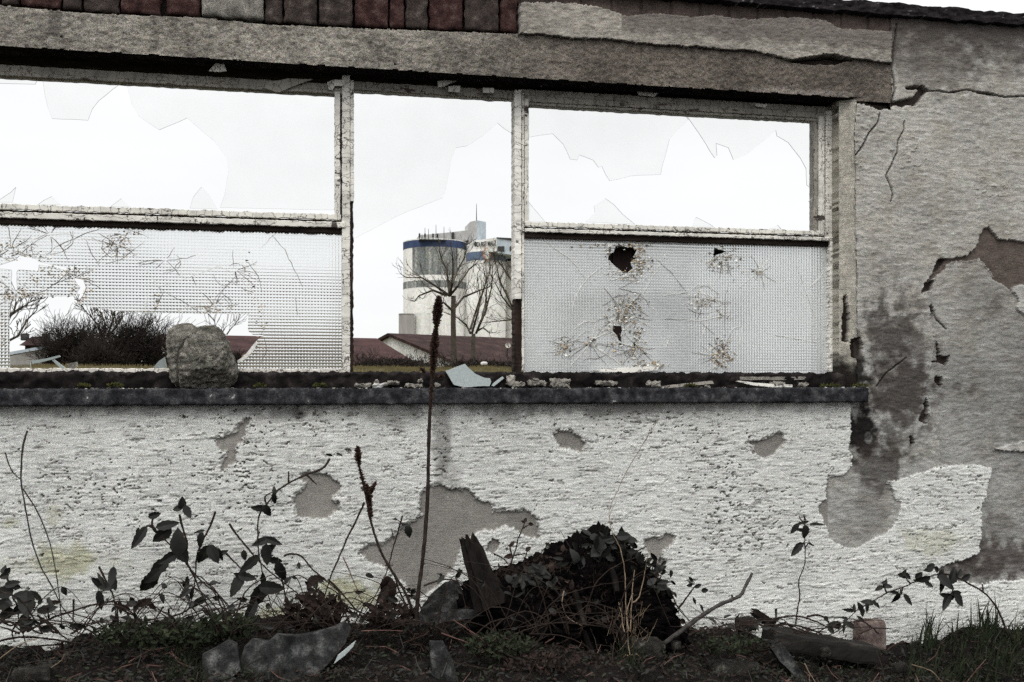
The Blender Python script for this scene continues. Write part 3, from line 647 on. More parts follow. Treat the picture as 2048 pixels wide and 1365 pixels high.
# window 3 (right)
f = MB()
rail(f, hz(yy_(1048, 177)), hz(yy_(1048, 190)), 1043, 1674, WY+.008, FB, 31, 100, mi=1)
rail(f, hz(yy_(1048, 190)), hz(yy_(1058, 203)), 1047, 1652, WY+.004, FB-.008, 32, 100, mi=1)
rail(f, hz(yy_(1058, 203)), hz(yy_(1060, 209)), 1058, 1640, WY+.009, FB-.008, 33, 100, mi=1)
post(f, 1044.5, 1049, 186, 742, WY+.005, FB, 34, 90, mi=0)
post(f, 1652, 1672.5, 222, 480, WY+.000, FB, 35, 90, mi=0)
post(f, 1659, 1673, 482, 744, WY-.004, FB, 36, 90, .0014, mi=4)
rail(f, hz(yy_(1048, 457)), hz(yy_(1048, 464)), 1045, 1668, WY-.006, FB, 37, 120, mi=0)
rail(f, hz(yy_(1048, 464)), hz(yy_(1048, 475)), 1045, 1668, WY+.008, FB, 38, 120, mi=2)
rail(f, bt1, bt2, 1044, 1672, WY+.008, FB, 39, 120, .003, mi=3)
w3 = f.build('window', [M['white_frame'], M['grey_frame'], M['dark_wood_x'], M['dark_wood'], M['white_clean']], bld)
f = MB()
post(f, 1050, 1058, 198, 448, WY+.004, GY+.004, 41, 60, .0006); post(f, 1639, 1650.5, 232, 470, WY+.004, GY+.004, 42, 60, .0006, mi=0)
post(f, 1631, 1638.5, 236, 464, WY+.012, FB-.01, 43, 60, .0006, mi=1)
rail(f, hz(yy_(1058, 443)), hz(yy_(1058, 452)), 1050, 1648, WY+.002, GY+.004, 44, 160, .0016)
f.build('sash', [M['white_rail'], M['grey_frame']], w3)
f = MB(); rail(f, hz(yy_(1048, 452)), hz(yy_(1048, 457)), 1047, 1655, WY+.014, FB, 45, 60, mi=0); f.build('rebate', M['dark_wood_x'], w3)
f = MB(); rail(f, hz(yy_(0, 418)), hz(yy_(0, 424)), XL, 690, WY+.014, FB, 46, 60, mi=0)
post(f, 681, 684, 190, 440, WY+.014, FB, 47, 20, mi=0); f.build('rebate', M['dark_wood_x'], w1)

# ---- glass
def jag(pts, amp=1.2, step=14, seed=0):
    r = random.Random(seed); o = []
    for (a, b), (c, d) in zip(pts, pts[1:]+pts[:1]):
        L_ = math.hypot(c-a, d-b); n = max(1, int(L_/step))
        for i in range(n):
            t = i/n; k = amp if i else 0
            o.append((a+(c-a)*t+r.uniform(-k, k), b+(d-b)*t+r.uniform(-k, k)))
    return o
def slab(name, outer, holes, y, th, mats, parent):
    """glass sheet with holes, real thickness; materials front, back, edge"""
    pts = []; edges = []; loops = []
    for lp in [outer]+holes:
        b = len(pts); n = len(lp)
        for p in lp:
            v = P(p[0], p[1], y); pts.append(Vector((v.x, v.z)))
        edges += [(b+i, b+(i+1) % n) for i in range(n)]; loops.append([(P(p[0], p[1], y).x, P(p[0], p[1], y).z) for p in lp])
    r = delaunay_2d_cdt(pts, edges, [], 1, 1e-7)
    vs_, ed, fs = r[0], r[1], r[2]
    cx = np.array([[sum(vs_[i][0] for i in f_)/len(f_), sum(vs_[i][1] for i in f_)/len(f_)] for f_ in fs])
    keep = inpoly(cx[:, 0], cx[:, 1], loops[0])
    for h in loops[1:]: keep &= ~inpoly(cx[:, 0], cx[:, 1], h)
    m = MB(); n = len(vs_); F3 = [tuple(f_) for f_, k in zip(fs, keep) if k]
    cnt = {}
    F4 = []
    for f_ in F3:
        a, b, c = [vs_[i] for i in f_[:3]]
        ar = (b[0]-a[0])*(c[1]-a[1])-(b[1]-a[1])*(c[0]-a[0])
        if ar < 0: f_ = f_[::-1]
        F4.append(f_)
        for i in range(len(f_)):
            e = (f_[i], f_[(i+1) % len(f_)]); cnt[e] = 1
    V = [(v[0], y, v[1]) for v in vs_]+[(v[0], y+th, v[1]) for v in vs_]
    m.add(V, [f_ for f_ in F4], 0); b = len(m.v)-2*n
    for f_ in F4: m.f.append(tuple(i+n+b for i in f_[::-1])); m.mi.append(1)
    for (i, j) in cnt:
        if (j, i) not in cnt: m.f.append((i+b, i+n+b, j+n+b, j+b)); m.mi.append(2)
    return m.build(name, mats, parent)
T = .004
CG = [M['glass'], M['glass'], M['glass_edge']]
T = .003
for pts in ([(0, 430), (220, 440), (200, 480), (0, 475), (-900, 470), (-900, 385)], [(240, 442), (700, 465), (640, 510), (560, 575), (525, 620), (500, 685), (295, 675), (268, 600), (255, 540)],
            [(716, 466), (1915, 530), (1912, 1195), (1252, 1182), (1280, 1100), (1300, 980), (1290, 900), (1215, 800), (1120, 720), (1065, 672), (905, 740), (785, 658), (750, 600)], [(-60, 1152), (0, 1135), (60, 1095), (90, 1065), (70, 1152)], [(215, 1165), (250, 1140), (295, 1118), (345, 1165)], [(630, 1175), (690, 1130), (740, 1178)], [(1080, 1185), (1100, 1120), (1145, 1065), (1190, 1110), (1238, 1190)],
            [(-1300, 1100), (-1000, 700), (-700, 1000), (-500, 1150), (-1300, 1120)]):
    slab('glass_shard', jag(cE(pts), .5, 18, len(pts)), [], GY, T, CG, w1)
slab('glass_shard', jag(cF([(92, 262), (1190, 318), (1190, 578), (1130, 545), (1075, 500), (985, 580), (870, 655), (790, 668), (755, 770), (720, 960), (700, 1010), (400, 1130), (92, 1292)]), .5, 20, 3), [], GY+.008, T, CG, w2_)
for pts in ([(166, 252), (1046, 300), (1072, 340), (1000, 410), (965, 450), (945, 530), (925, 600), (915, 652), (750, 660), (625, 688), (600, 650), (580, 605), (560, 612), (530, 570), (450, 540), (440, 570), (400, 565), (360, 480), (300, 420), (166, 440)],
            [(1050, 300), (1790, 340), (1788, 745), (1745, 712), (1742, 620), (1710, 560), (1640, 470), (1575, 432), (1570, 400), (1500, 460), (1400, 540), (1328, 568), (1300, 500), (1230, 475), (1235, 545), (1222, 558), (1120, 400), (1078, 340)],
            [(485, 922), (540, 870), (535, 830), (600, 788), (650, 825), (700, 880), (768, 936)], [(166, 812), (255, 920), (166, 918)], [(1096, 946), (1115, 895), (1215, 948)], [(1755, 805), (1795, 770), (1795, 835)], [(1530, 960), (1580, 940), (1600, 963)]):
    slab('glass_shard', jag(cG(pts), .6, 16, len(pts)), [], GY, T, CG, w3)
RG = [M['ribbed'], M['ribbed_back'], M['glass_edge']]
RD = [M['ribbed_dirty'], M['ribbed_back'], M['glass_edge']]
h1 = [(19, 760), (18, 620), (24, 604), (35, 596), (90, 594), (150, 592), (152, 588), (160, 575), (150, 562), (148, 556), (168, 560), (172, 575), (166, 592), (152, 608), (165, 611), (200, 618), (250, 624), (310, 626), (400, 628), (497, 628), (496, 662), (505, 670), (527, 670), (515, 680), (503, 698), (485, 712), (474, 730), (474, 760)]
pane1 = [(-600, hz(yy_(0, 440))(-600)), (689, hz(yy_(0, 440))(689)), (689, 748), (474, 748)]+[p for p in h1[::-1][1:-1]]+[(19, 748), (-600, 748)]
h2 = [(-2, 531), (30, 520), (38, 512), (63, 515), (80, 525), (132, 535), (136, 541), (100, 533), (78, 530), (76, 542), (36, 540), (33, 545), (34, 580), (24, 582), (22, 560), (23, 540), (-2, 536)]
PY = WY+.020
slab('glass_pane', jag(pane1, .9, 9, 5), [jag(h2, .6, 8, 6)], PY, .005, RG, w1)
hA = cH([(640, 128), (665, 140), (690, 150), (715, 140), (720, 150), (738, 165), (722, 200), (735, 208), (705, 230), (718, 262), (695, 280), (665, 288), (640, 265), (610, 240), (582, 215), (590, 185), (612, 175), (622, 145)])
hB = cH([(1155, 148), (1180, 160), (1225, 170), (1195, 182), (1165, 190), (1155, 210), (1148, 190)])
hC = cH([(610, 572), (655, 572), (660, 600), (652, 625), (658, 660), (640, 650), (630, 625), (608, 600)])
hD = cH([(718, 662), (730, 655), (736, 700), (722, 695)])
hE = cH([(1188, 250), (1200, 246), (1198, 262)])
slab('glass_pane', [(1047, 470), (1661, 487), (1661, 748), (1047, 748)], [jag(h, .7, 5, 9+i) for i, h in enumerate((hA, hB, hC, hD, hE))], PY, .005, RD, w3)

# ---- cracks: fine raised splinter lines on the glass, rusty wire ends along the breaks
def crackset(lines, parent, seed, name, mat, wd=.0011):
    lines = [l for l in lines if not any(inpoly(np.array([p[0] for p in l], float), np.array([p[1] for p in l], float), h).any() for h in ([h1, h2] if parent is w1 else [hA, hB, hC]))]
    m = MB(); r = random.Random(seed)
    for pts in lines:
        q = []
        for (a, b), (c, d) in zip(pts, pts[1:]):
            n = max(1, int(math.hypot(c-a, d-b)/9))
            for i in range(n):
                t = i/n; q.append(P(a+(c-a)*t+r.uniform(-1.1, 1.1), b+(d-b)*t+r.uniform(-1.1, 1.1), PY-.0012))
        q.append(P(*pts[-1], PY-.0012)); k = len(q)
        if k < 2: continue
        m.tube(q, [wd*(.35+.65*math.sin(math.pi*min(.9, (i+.6)/k)))*r.uniform(.5, 1.3) for i in range(k)], 4)
    return tag(m.build(name, mat, parent), kind='stuff')
def burst(cx, cy, n, r0, r1, seed, ry=1.0):
    r = random.Random(seed); o = []
    for i in range(n):
        a = r.uniform(0, 2*math.pi); l0 = r.uniform(0, r0); l1 = l0+r.uniform(.3, 1)*r1; a2 = a+r.uniform(-.5, .5)
        o.append([(cx+l0*math.cos(a), cy+l0*math.sin(a)*ry), (cx+l1*math.cos(a2), cy+l1*math.sin(a2)*ry)])
    return o
cr1 = [cI(p) for p in ([(0, 160), (180, 172), (250, 145), (380, 138), (440, 155)], [(250, 275), (310, 215), (440, 155), (600, 95)], [(340, 190), (385, 285)], [(440, 155), (560, 180), (660, 210)], [(490, 175), (520, 250), (565, 320)], [(600, 310), (690, 280), (820, 185)], [(235, 300), (330, 320), (395, 330), (430, 375), (520, 350)], [(395, 345), (330, 410), (240, 470), (110, 480)], [(430, 375), (500, 410), (570, 445)],
       [(900, 440), (1090, 380), (1240, 320), (1350, 370), (1440, 470), (1490, 545), (1505, 640), (1500, 715)], [(900, 440), (940, 470), (1090, 550), (1140, 590)], [(900, 440), (925, 480), (880, 578)], [(840, 465), (825, 575)], [(1350, 370), (1235, 490), (1180, 580)], [(1410, 300), (1470, 380), (1490, 470)], [(1480, 225), (1550, 145), (1600, 115)], [(1550, 145), (1620, 230), (1690, 370), (1720, 440)], [(1090, 380), (1115, 430)], [(1180, 570), (1060, 545), (1040, 585)], [(1440, 470), (1370, 445)], [(1690, 600), (1680, 500)], [(890, 430), (830, 340)],
       [(1465, 745), (1420, 800), (1360, 870)], [(0, 250), (60, 255), (120, 265)], [(0, 390), (50, 450)], [(700, 100), (760, 120), (850, 160)], [(1500, 720), (1520, 800), (1480, 880)], [(100, 345), (210, 350)], [(220, 300), (215, 420)])]
def web(cx, cy, R_, rays, rings, seed, ry=.8):
    r = random.Random(seed); o = []; an = sorted(r.uniform(0, 6.283) for _ in range(rays))
    for a in an:
        L_ = R_*r.uniform(.45, 1.1); a2 = a+r.uniform(-.25, .25); p = [(cx+R_*.08*math.cos(a), cy+R_*.08*math.sin(a)*ry)]
        for k in (.35, .7, 1): p.append((cx+L_*k*math.cos(a+(a2-a)*k), cy+L_*k*math.sin(a+(a2-a)*k)*ry))
        o.append(p)
    for i in range(rings):
        rr = R_*r.uniform(.2, .7); a0 = r.uniform(0, 6.28); n = r.randint(3, 7)
        o.append([(cx+rr*r.uniform(.9, 1.1)*math.cos(a0+k*.33), cy+rr*r.uniform(.9, 1.1)*math.sin(a0+k*.33)*ry) for k in range(n)])
    return o
def chips(spots, parent, seed, name, mats, smin, smax, bounds):
    """tiny splinters and flakes of glass still clinging round the breaks"""
    r = random.Random(seed); m = MB(); hs = [h1, h2] if parent is w1 else [hA, hB, hC, hD]
    for (cx, cy, sx, sy, n) in spots:
        for i in range(n):
            x, y = r.gauss(cx, sx), r.gauss(cy, sy)
            if not (bounds[0] < x < bounds[1] and bounds[2] < y < bounds[3]): continue
            if any(inpoly(np.array([x]), np.array([y]), h)[0] for h in hs) and r.random() < .9: continue
            s_ = r.uniform(smin, smax); a = r.uniform(0, 6.28); k = r.choice((3, 4, 3)); e = r.uniform(.3, .8)
            V = []
            for j in range(k):
                t = a+j*6.283/k+r.uniform(-.5, .5); V.append(P(x+s_*math.cos(t), y+s_*e*math.sin(t), PY-.001-r.uniform(0, .006)))
            c = sum(V, Vector())/k+Vector((0, -.001, 0)); W = V+[c, c+Vector((0, .0035, 0))]
            m.add(W, [(j, (j+1) % k, k) for j in range(k)]+[((j+1) % k, j, k+1) for j in range(k)], r.choice((0, 0, 1, 1, 2, 2)))
    return tag(m.build(name, mats, parent), kind='stuff')
CM = [M['crack'], M['tan'], M['crack_dark']]
crackset([p for i, p in enumerate(cr1) if i % 3 == 0], w1, 1, 'crack', M['crack'], .0014)
crackset([p for i, p in enumerate(cr1) if i % 3]+[q for c, k in (((220, 495), 22), ((245, 470), 14), ((60, 490), 14), ((0, 500), 20)) for q in burst(c[0], c[1], k, 14, 14, c[0]+5, .7)]+web(235, 492, 60, 9, 4, 3)+web(20, 500, 70, 10, 5, 4)+web(150, 555, 40, 8, 3, 5)+web(430, 612, 50, 7, 3, 6)+web(30, 590, 60, 8, 3, 7)+web(470, 540, 70, 8, 4, 8)+web(330, 520, 60, 6, 2, 9)+web(100, 470, 70, 8, 3, 10), w1, 2, 'grimy_crack', M['crack_dark'], .0014)
crackset([q for c, k, s in (((425, 617), 16, 14), ((35, 590), 16, 22), ((150, 545), 9, 12), ((50, 510), 8, 20), ((375, 640), 5, 6), ((310, 618), 5, 6), ((160, 600), 12, 8), ((235, 490), 10, 14), ((517, 610), 5, 16), ((485, 540), 4, 14)) for q in burst(c[0], c[1], k, s, 7, c[0]+k, .6)]+[[h1[i], h1[i+1]] for i in (9, 10, 11, 12, 24, 25)], w1, 3, 'rusty_wire', M['rust'], .0011)
chips([(235, 488, 16, 14, 90), (160, 575, 16, 16, 110), (20, 500, 26, 12, 90), (20, 588, 22, 8, 110), (60, 515, 30, 6, 60), (130, 545, 24, 8, 70), (70, 560, 30, 14, 80), (422, 617, 16, 7, 60), (312, 600, 4, 14, 30), (265, 460, 14, 5, 40), (90, 592, 40, 3, 60), (280, 625, 60, 2, 30), (520, 660, 5, 30, 30), (500, 560, 8, 30, 26), (8, 660, 6, 40, 30)], w1, 5, 'glass_chips', CM, .9, 4.0, (-40, 684, 458, 740))
cr3 = [cH(p) for p in ([(385, 550), (395, 450), (440, 350), (480, 310), (555, 250)], [(600, 330), (665, 310)], [(770, 400), (850, 260), (900, 180), (940, 130)], [(840, 210), (920, 280), (1010, 390)], [(1010, 390), (880, 410)], [(1140, 380), (1170, 290)], [(1280, 375), (1390, 280), (1510, 150)], [(1210, 590), (1215, 400), (1230, 370)], [(1660, 370), (1765, 270)], [(470, 660), (600, 590)], [(370, 800), (485, 665), (520, 550)], [(240, 720), (400, 700), (485, 665)], [(890, 690), (925, 620)], [(1075, 680), (1085, 630), (1115, 560)], [(1000, 545), (1120, 540), (1190, 520)], [(880, 535), (1010, 540)], [(1235, 610), (1260, 580), (1300, 575)], [(490, 665), (570, 720), (650, 780)], [(400, 590), (450, 550), (530, 545)], [(750, 320), (640, 370), (760, 400), (700, 460), (800, 520)], [(1700, 660), (1690, 500), (1600, 250)], [(230, 110), (380, 210), (470, 330)], [(1430, 350), (1390, 290), (1420, 200)], [(1080, 550), (1160, 620)], [(1480, 620), (1700, 660)], [(1290, 700), (1300, 580)], [(1060, 440), (1120, 400), (1200, 470)], [(660, 610), (760, 700), (850, 790)])]
def cc(x, y): return cH([(x, y)])[0]
crackset([p for i, p in enumerate(cr3) if i % 4 != 3], w3, 11, 'crack', M['crack'], .0015)
W3 = [(cc(660, 210), 90, 11, 5), (cc(1190, 190), 70, 9, 4), (cc(660, 500), 80, 9, 4), (cc(1195, 735), 60, 8, 4), (cc(485, 665), 70, 8, 2), (cc(1100, 420), 60, 7, 3), (cc(340, 680), 34, 6, 2), (cc(740, 690), 50, 7, 3), (cc(1400, 280), 44, 6, 1)]
crackset([p for i, p in enumerate(cr3) if i % 4 == 3]+[l for i, (c, R_, a, b) in enumerate(W3) for l in web(c[0], c[1], R_, a, b, 40+i) if max(q[1] for q in l) < 738 and min(q[1] for q in l) > 486 and max(q[0] for q in l) < 1656 and min(q[0] for q in l) > 1052], w3, 12, 'grimy_crack', M['crack_dark'], .0009)
crackset([l for i, (c, R_, a, b) in enumerate(W3) for l in web(c[0], c[1], R_*.8, a, b, 70+i) if max(q[1] for q in l) < 738 and min(q[1] for q in l) > 486 and max(q[0] for q in l) < 1656 and min(q[0] for q in l) > 1052], w3, 13, 'crack', M['crack'], .0010)
crackset([q for (a, b), k, s in ((cc(680, 550), 9, 6), (cc(1195, 700), 12, 10), (cc(1190, 770), 12, 9), (cc(650, 610), 5, 8), (cc(740, 600), 5, 10)) for q in burst(a, b, k, s, 6, int(a)+9, .8)], w3, 14, 'rusty_wire', M['rust'], .0011)
chips([(*cc(670, 130), 22, 4, 110), (*cc(748, 205), 8, 18, 150), (*cc(760, 240), 12, 12, 60), (*cc(690, 290), 18, 8, 70), (*cc(585, 170), 4, 14, 40), (*cc(1195, 215), 16, 14, 120), (*cc(700, 470), 16, 12, 110), (*cc(660, 530), 16, 10, 80), (*cc(740, 650), 8, 26, 110), (*cc(600, 600), 8, 8, 40), (*cc(640, 660), 6, 12, 40), (*cc(1195, 740), 10, 18, 150), (*cc(340, 680), 8, 9, 50), (*cc(1090, 430), 14, 9, 50), (*cc(490, 660), 6, 6, 30), (*cc(800, 780), 22, 4, 60), (*cc(1390, 280), 8, 3, 24), (*cc(1190, 520), 10, 5, 24), (*cc(520, 140), 22, 5, 30)], w3, 6, 'glass_chips', CM, .9, 4.2, (1052, 1655, 487, 742))

# ================================================================== GROUND
def gprofile():
    px = [-700, -60, 0, 90, 150, 250, 450, 600, 760, 860, 950, 1100, 1250, 1370, 1450, 1520, 1700, 1830, 1900, 2048, 2500]
    py = [1300, 1298, 1290, 1302, 1272, 1258, 1252, 1244, 1248, 1246, 1228, 1232, 1245, 1258, 1266, 1276, 1286, 1290, 1268, 1258, 1258]
    return [P(a, b, -.03).x for a, b in zip(px, py)], [P(a, b, -.03).z for a, b in zip(px, py)]
gpx, gpz = gprofile()
BANKZ = P(900, 737, 14).z
def ground_z(X, Y):
    X = np.asarray(X, float); Y = np.asarray(Y, float)
    base = np.interp(X, gpx, gpz)
    front = base-.10*np.clip(-Y, 0, .4)-.55*np.clip(-Y-.55, 0, 1.6)+.035*fbm(X/.25, Y/.2, 201, 4)+.012*fbm(X/.03, Y/.03, 203, 4)
    front = np.maximum(front, -.35+.02*fbm(X/.5, Y/.5, 204, 3))
    back = np.where(Y < 14, .75+(BANKZ-.02-.75)*sstep(2, 13.5, Y), BANKZ-.02-.25*sstep(15, 40, Y))+.05*fbm(X/1.5, Y/1.2, 205, 4)*sstep(1, 6, Y)
    return np.where(Y < .15, front, back)
gx = np.concatenate([[-900, -400, -200, -100, -60, -40], np.arange(-30, -2.6, .8), np.arange(-2.6, 3.4, .012), np.arange(3.4, 34, .8), [40, 60, 100, 200, 400, 900]])
gy = np.concatenate([[-60, -20, -8, -4, -3], np.arange(-2.4, -.9, .05), np.arange(-.9, .03, .010), [.16, .3, .6, 1], np.arange(1.5, 18, .3), [19, 21, 24, 28, 34, 42, 55, 80, 130, 250, 500, 1200]])
GX, GYY = np.meshgrid(gx, gy); GZ = ground_z(GX, GYY)
sg = fbm(GX/.12, GYY/.08, 207, 4)[..., None]
cgr = C(.014, .0115, .0105)*(1+.7*sg)*np.ones(GX.shape)[..., None]
cgb = C(.075, .066, .030)*(1+.5*fbm(GX/.9, GYY/.7, 208, 4)[..., None])
cgf = np.where((GYY > .15)[..., None], cgb, cgr)
M['groundm'] = mineral('earth_and_turf', attr=True, gamt=.6, grain=140, bstr=1, bdist=.012)
tag(grid_mesh('ground', GX, GYY, GZ, np.ones((len(gy)-1, len(gx)-1), bool), cgf, M['groundm']), kind='structure')
def gz(x, y): return float(ground_z(np.array([x]), np.array([y]))[0])

# ================================================================== BEYOND THE WINDOW
M['roof'] = mineral('dark_red_roof', [(.3, (.018, .012, .011)), (.55, (.034, .020, .018)), (.75, (.065, .042, .038))], 1.1, grain=9, gamt=.4, bstr=.3, bdist=.05, stretch=(1, 1, 1))
M['roof_r'] = mineral('brick_red_roof', [(.3, (.024, .014, .013)), (.6, (.052, .028, .026))], 1.1, grain=9, gamt=.35, bstr=.3, bdist=.05)
M['gable'] = mineral('pale_boarding', [(.3, (.42, .41, .38)), (.7, (.66, .65, .60))], 1.5, grain=9, gamt=.35, stretch=(1, 1, .15), bstr=.2, bdist=.03)
M['silo'] = mineral('pale_concrete', [(.3, (.50, .49, .46)), (.5, (.68, .67, .63)), (.7, (.76, .75, .71))], .22, grain=1.8, gamt=.20, stretch=(1, 1, .25), bstr=.15, bdist=.1)
M['silo_dark'] = mineral('stained_cladding', [(.3, (.09, .10, .10)), (.5, (.19, .20, .19)), (.75, (.40, .39, .36))], 1.1, grain=2.4, gamt=.6, stretch=(1, 1, .12), bstr=.2, bdist=.1)
M['blue'] = simple('blue_band', [(.3, (.035, .050, .10)), (.7, (.055, .078, .15))], .6, bstr=0)
M['blue_p'] = simple('faded_blue_band', [(.3, (.08, .11, .17)), (.7, (.14, .18, .25))], .6, bstr=0)
M['tank'] = simple('grey_tank', [(.3, (.22, .21, .20)), (.7, (.38, .36, .33))], .7, stretch=(1, 1, .2), bstr=0)
M['bluegrey'] = simple('pale_blue_cladding', [(.3, (.36, .41, .45)), (.7, (.52, .57, .60))], .6, bstr=0)
M['darkm'] = simple('dark_metal', [(.3, (.03, .03, .03)), (.7, (.07, .07, .07))], 2, bstr=0)
M['emblem'] = simple('terracotta_emblem', [(.3, (.36, .16, .10)), (.7, (.60, .36, .26))], 1.2, bstr=0)
M['bark'] = simple('bare_branches', [(.3, (.03, .026, .02)), (.7, (.085, .073, .056))], 3, bstr=0)
M['bush'] = simple('winter_twigs', [(.3, (.011, .009, .008)), (.7, (.034, .027, .022))], 1.5, bstr=0)
M['dryg'] = simple('dry_yellow_grass', [(.3, (.05, .042, .022)), (.7, (.17, .14, .065))], 3, bstr=0)

def cyl(mb, cx, cy, r, z0, z1, n=48, mi=0, a0=0, a1=2*math.pi, cap=True):
    full = abs(a1-a0-2*math.pi) < 1e-6; k = n if full else n+1
    V = [(cx+r*math.cos(a0+(a1-a0)*i/n), cy+r*math.sin(a0+(a1-a0)*i/n), z) for z in (z0, z1) for i in range(k)]
    fs = [(i, (i+1) % k, k+(i+1) % k, k+i) for i in range(n)]
    if cap: fs += [tuple(range(k-1, -1, -1)), tuple(range(k, 2*k))]
    mb.add(V, fs, mi)
SY = 250.0
s = zs(900, SY)
def silo(cpx, wpx, toppy, bands, label, Y=SY, body='silo', panel=None, cat='silo', name='grain_silo', group=None):
    c = P(cpx, 762, Y); r = wpx*.5*zs(cpx, Y); zt = P(cpx, toppy, Y).z; zb = 1.0
    t = thing(name, label, cat, (c.x, Y, zb), group)
    m = MB(); cyl(m, c.x, Y, r, zb, zt-.25, 64); m.build('wall', M[body], t)
    m = MB(); cyl(m, c.x, Y, r*1.01, zt-.25, zt, 64); m.build('roof', M['tank' if body == 'tank' else 'silo'], t)
    for (p0, p1, mt) in bands:
        m = MB(); cyl(m, c.x, Y, r*1.008, P(cpx, p1, Y).z, P(cpx, p0, Y).z, 64); m.build('band', M[mt], t)
    if panel:
        p0, p1, xa, xb = panel; m = MB()
        ang = lambda px: -math.pi/2+math.asin(max(-1, min(1, (px-cpx)/(wpx*.5))))
        cyl(m, c.x, Y, r*1.006, P(cpx, p1, Y).z, P(cpx, p0, Y).z, 24, 0, ang(xa), ang(xb), False); m.build('cladding_panel', M['silo_dark'], t)
    return t, c, r, zt
silo(870, 126, 486, [(486, 502, 'blue'), (567, 580, 'silo_dark')], 'tall round silo with a bright blue band, left in the malt works', panel=(500, 556, 821, 908))
t, c, r, zt = silo(972, 78, 506, [(508, 525, 'blue_p')], 'pale round silo with a faded blue band under the lettered head house', Y=SY-12)
# emblem on the band
e = MB(); pe = P(966, 514, SY-12); ex = 7.0*zs(966, SY-12); ez = 12.5*zs(966, SY-12); yb = (SY-12)-r-.7
V = [(pe.x+ex*math.cos(a)*(1+.04*math.sin(9*a)), yb, pe.z+ez*math.sin(a)) for a in [2*math.pi*i/28 for i in range(28)]]
e.prism([Vector(v) for v in V], yb-.3, yb+.9, 0)
eo = e.build('emblem', M['emblem'], t)
e = MB()
for k in (-.55, -.2, .2, .55): e.tube([(pe.x+ex*k*.9*math.cos(q*.9), yb-.4, pe.z+ez*.8*q) for q in (-1, -.5, 0, .5, 1)], [.10, .16, .18, .16, .1], 5)
e.build('ear_relief', M['silo'], eo)
silo(1045, 80, 506, [(508, 526, 'blue')], 'pale round silo with a deeper blue band, half hidden by the window post', Y=SY-6)
silo(813, 31, 628, [(628, 631, 'darkm')], 'small grey round tank beside the malt silos, the left one', Y=225, body='tank', cat='tank', name='storage_tank')
silo(845, 32, 627, [], 'small beige round tank just right of the grey one', Y=226, body='silo', cat='tank', name='storage_tank')
silo(905, 44, 600, [], 'low pale silo behind the forked tree trunk', Y=232, body='silo', cat='silo')
# head house with lettering
hh = thing('head_house', 'pale head house on the silo tops with dark DURST MALZ lettering', 'building', tuple(P(968, 480, SY-12)))
def bpx(mb, xa, xb, ya, yb, Y, dep, mi=0):
    a = P(xa, ya, Y); b = P(xb, yb, Y); mb.box(a.x, b.x, Y, Y+dep, b.z, a.z, mi)
def pbox(mb, pts, Y0, dy, yb, mi=0):
    """a box with the front face through two picture columns at different depths"""
    (xa, ya, Ya), (xb, yb1, Yb) = pts; a = P(xa, ya, Ya); b = P(xb, yb1, Yb); z0 = P(xa, yb, Ya).z; z1 = b.z
    V = []
    for (p, Y_) in ((a, Ya), (b, Yb)):
        V += [(p.x, Y_, z0), (p.x, Y_, p.z), (p.x+.0, Y_+dy, p.z), (p.x+.0, Y_+dy, z0)]
    mb.add(V, [(0, 4, 5, 1), (1, 5, 6, 2), (2, 6, 7, 3), (0, 3, 7, 4), (0, 1, 2, 3), (4, 7, 6, 5)], mi)
Yh = SY-12
m = MB(); pbox(m, [(946, 482, Yh-2), (994, 475.5, Yh-8)], 0, 10, 508); m.build('lettered_wall', M['silo'], hh)
m = MB(); pbox(m, [(994.2, 475.5, Yh-8), (1060, 479, Yh-1)], 0, 10, 506); wl = m.build('side_wall', M['bluegrey'], hh)
for (xa, xb) in ((996, 1009), (1020, 1027), (1036, 1046)):
    m = MB(); pbox(m, [(xa, 493, Yh-8.3+(xa-994)*.106), (xb, 493, Yh-8.3+(xb-994)*.106)], 0, .5, 502); m.build('window', M['darkm'], hh)
m = MB(); pbox(m, [(993.5, 475, Yh-8.4), (1060, 478.4, Yh-1.4)], 0, 10.6, 476.3); m.build('parapet', M['darkm'], hh)
tc_ = bpy.data.curves.new('lettering', 'FONT'); tc_.body = 'DURST MALZ'; tc_.size = 1.0; tc_.extrude = .04; tc_.offset = .012
to = bpy.data.objects.new('lettering', tc_); sc.collection.objects.link(to); bpy.context.view_layer.update()
pa = P(953.5, 494.5, Yh-3.2); pb = P(991, 491, Yh-8.0); d2 = pb-pa
wt = to.dimensions.x; ht = max(to.dimensions.y, .1)
tc_.materials.append(M['darkm'])
hx = 9.5*zs(970, Yh)
to.parent = hh; to.matrix_parent_inverse = Matrix.Translation(-hh.location)
xd = d2.normalized(); zd = Vector((0, 0, 1)); zd = (zd-xd*zd.dot(xd)*.0).normalized(); yd = zd.cross(xd).normalized()
Mx = Matrix(((xd.x*d2.length/wt, zd.x*hx/ht, -yd.x, pa.x-yd.x*-.0), (xd.y*d2.length/wt, zd.y*hx/ht, -yd.y, pa.y-.25), (xd.z*d2.length/wt, zd.z*hx/ht, -yd.z, pa.z), (0, 0, 0, 1)))
me_ = None
dg = bpy.context.evaluated_depsgraph_get(); me_ = bpy.data.meshes.new_from_object(to.evaluated_get(dg)); me_.transform(Mx)
bpy.data.objects.remove(to); me_.name = 'lettering'; link(bpy.data.objects.new('lettering', me_), hh)
if not me_.materials: me_.materials.append(M['darkm'])
m = MB(); c0 = P(950.5, 489, Yh-3.4)
m.prism([Vector((c0.x+.45*math.cos(a)*q, 0, c0.z+.8*math.sin(a)*q)) for a, q in [(2*math.pi*i/10, 1 if i % 2 else .7) for i in range(10)]], c0.y-.4, c0.y-.1); m.build('small_mark', M['darkm'], hh)
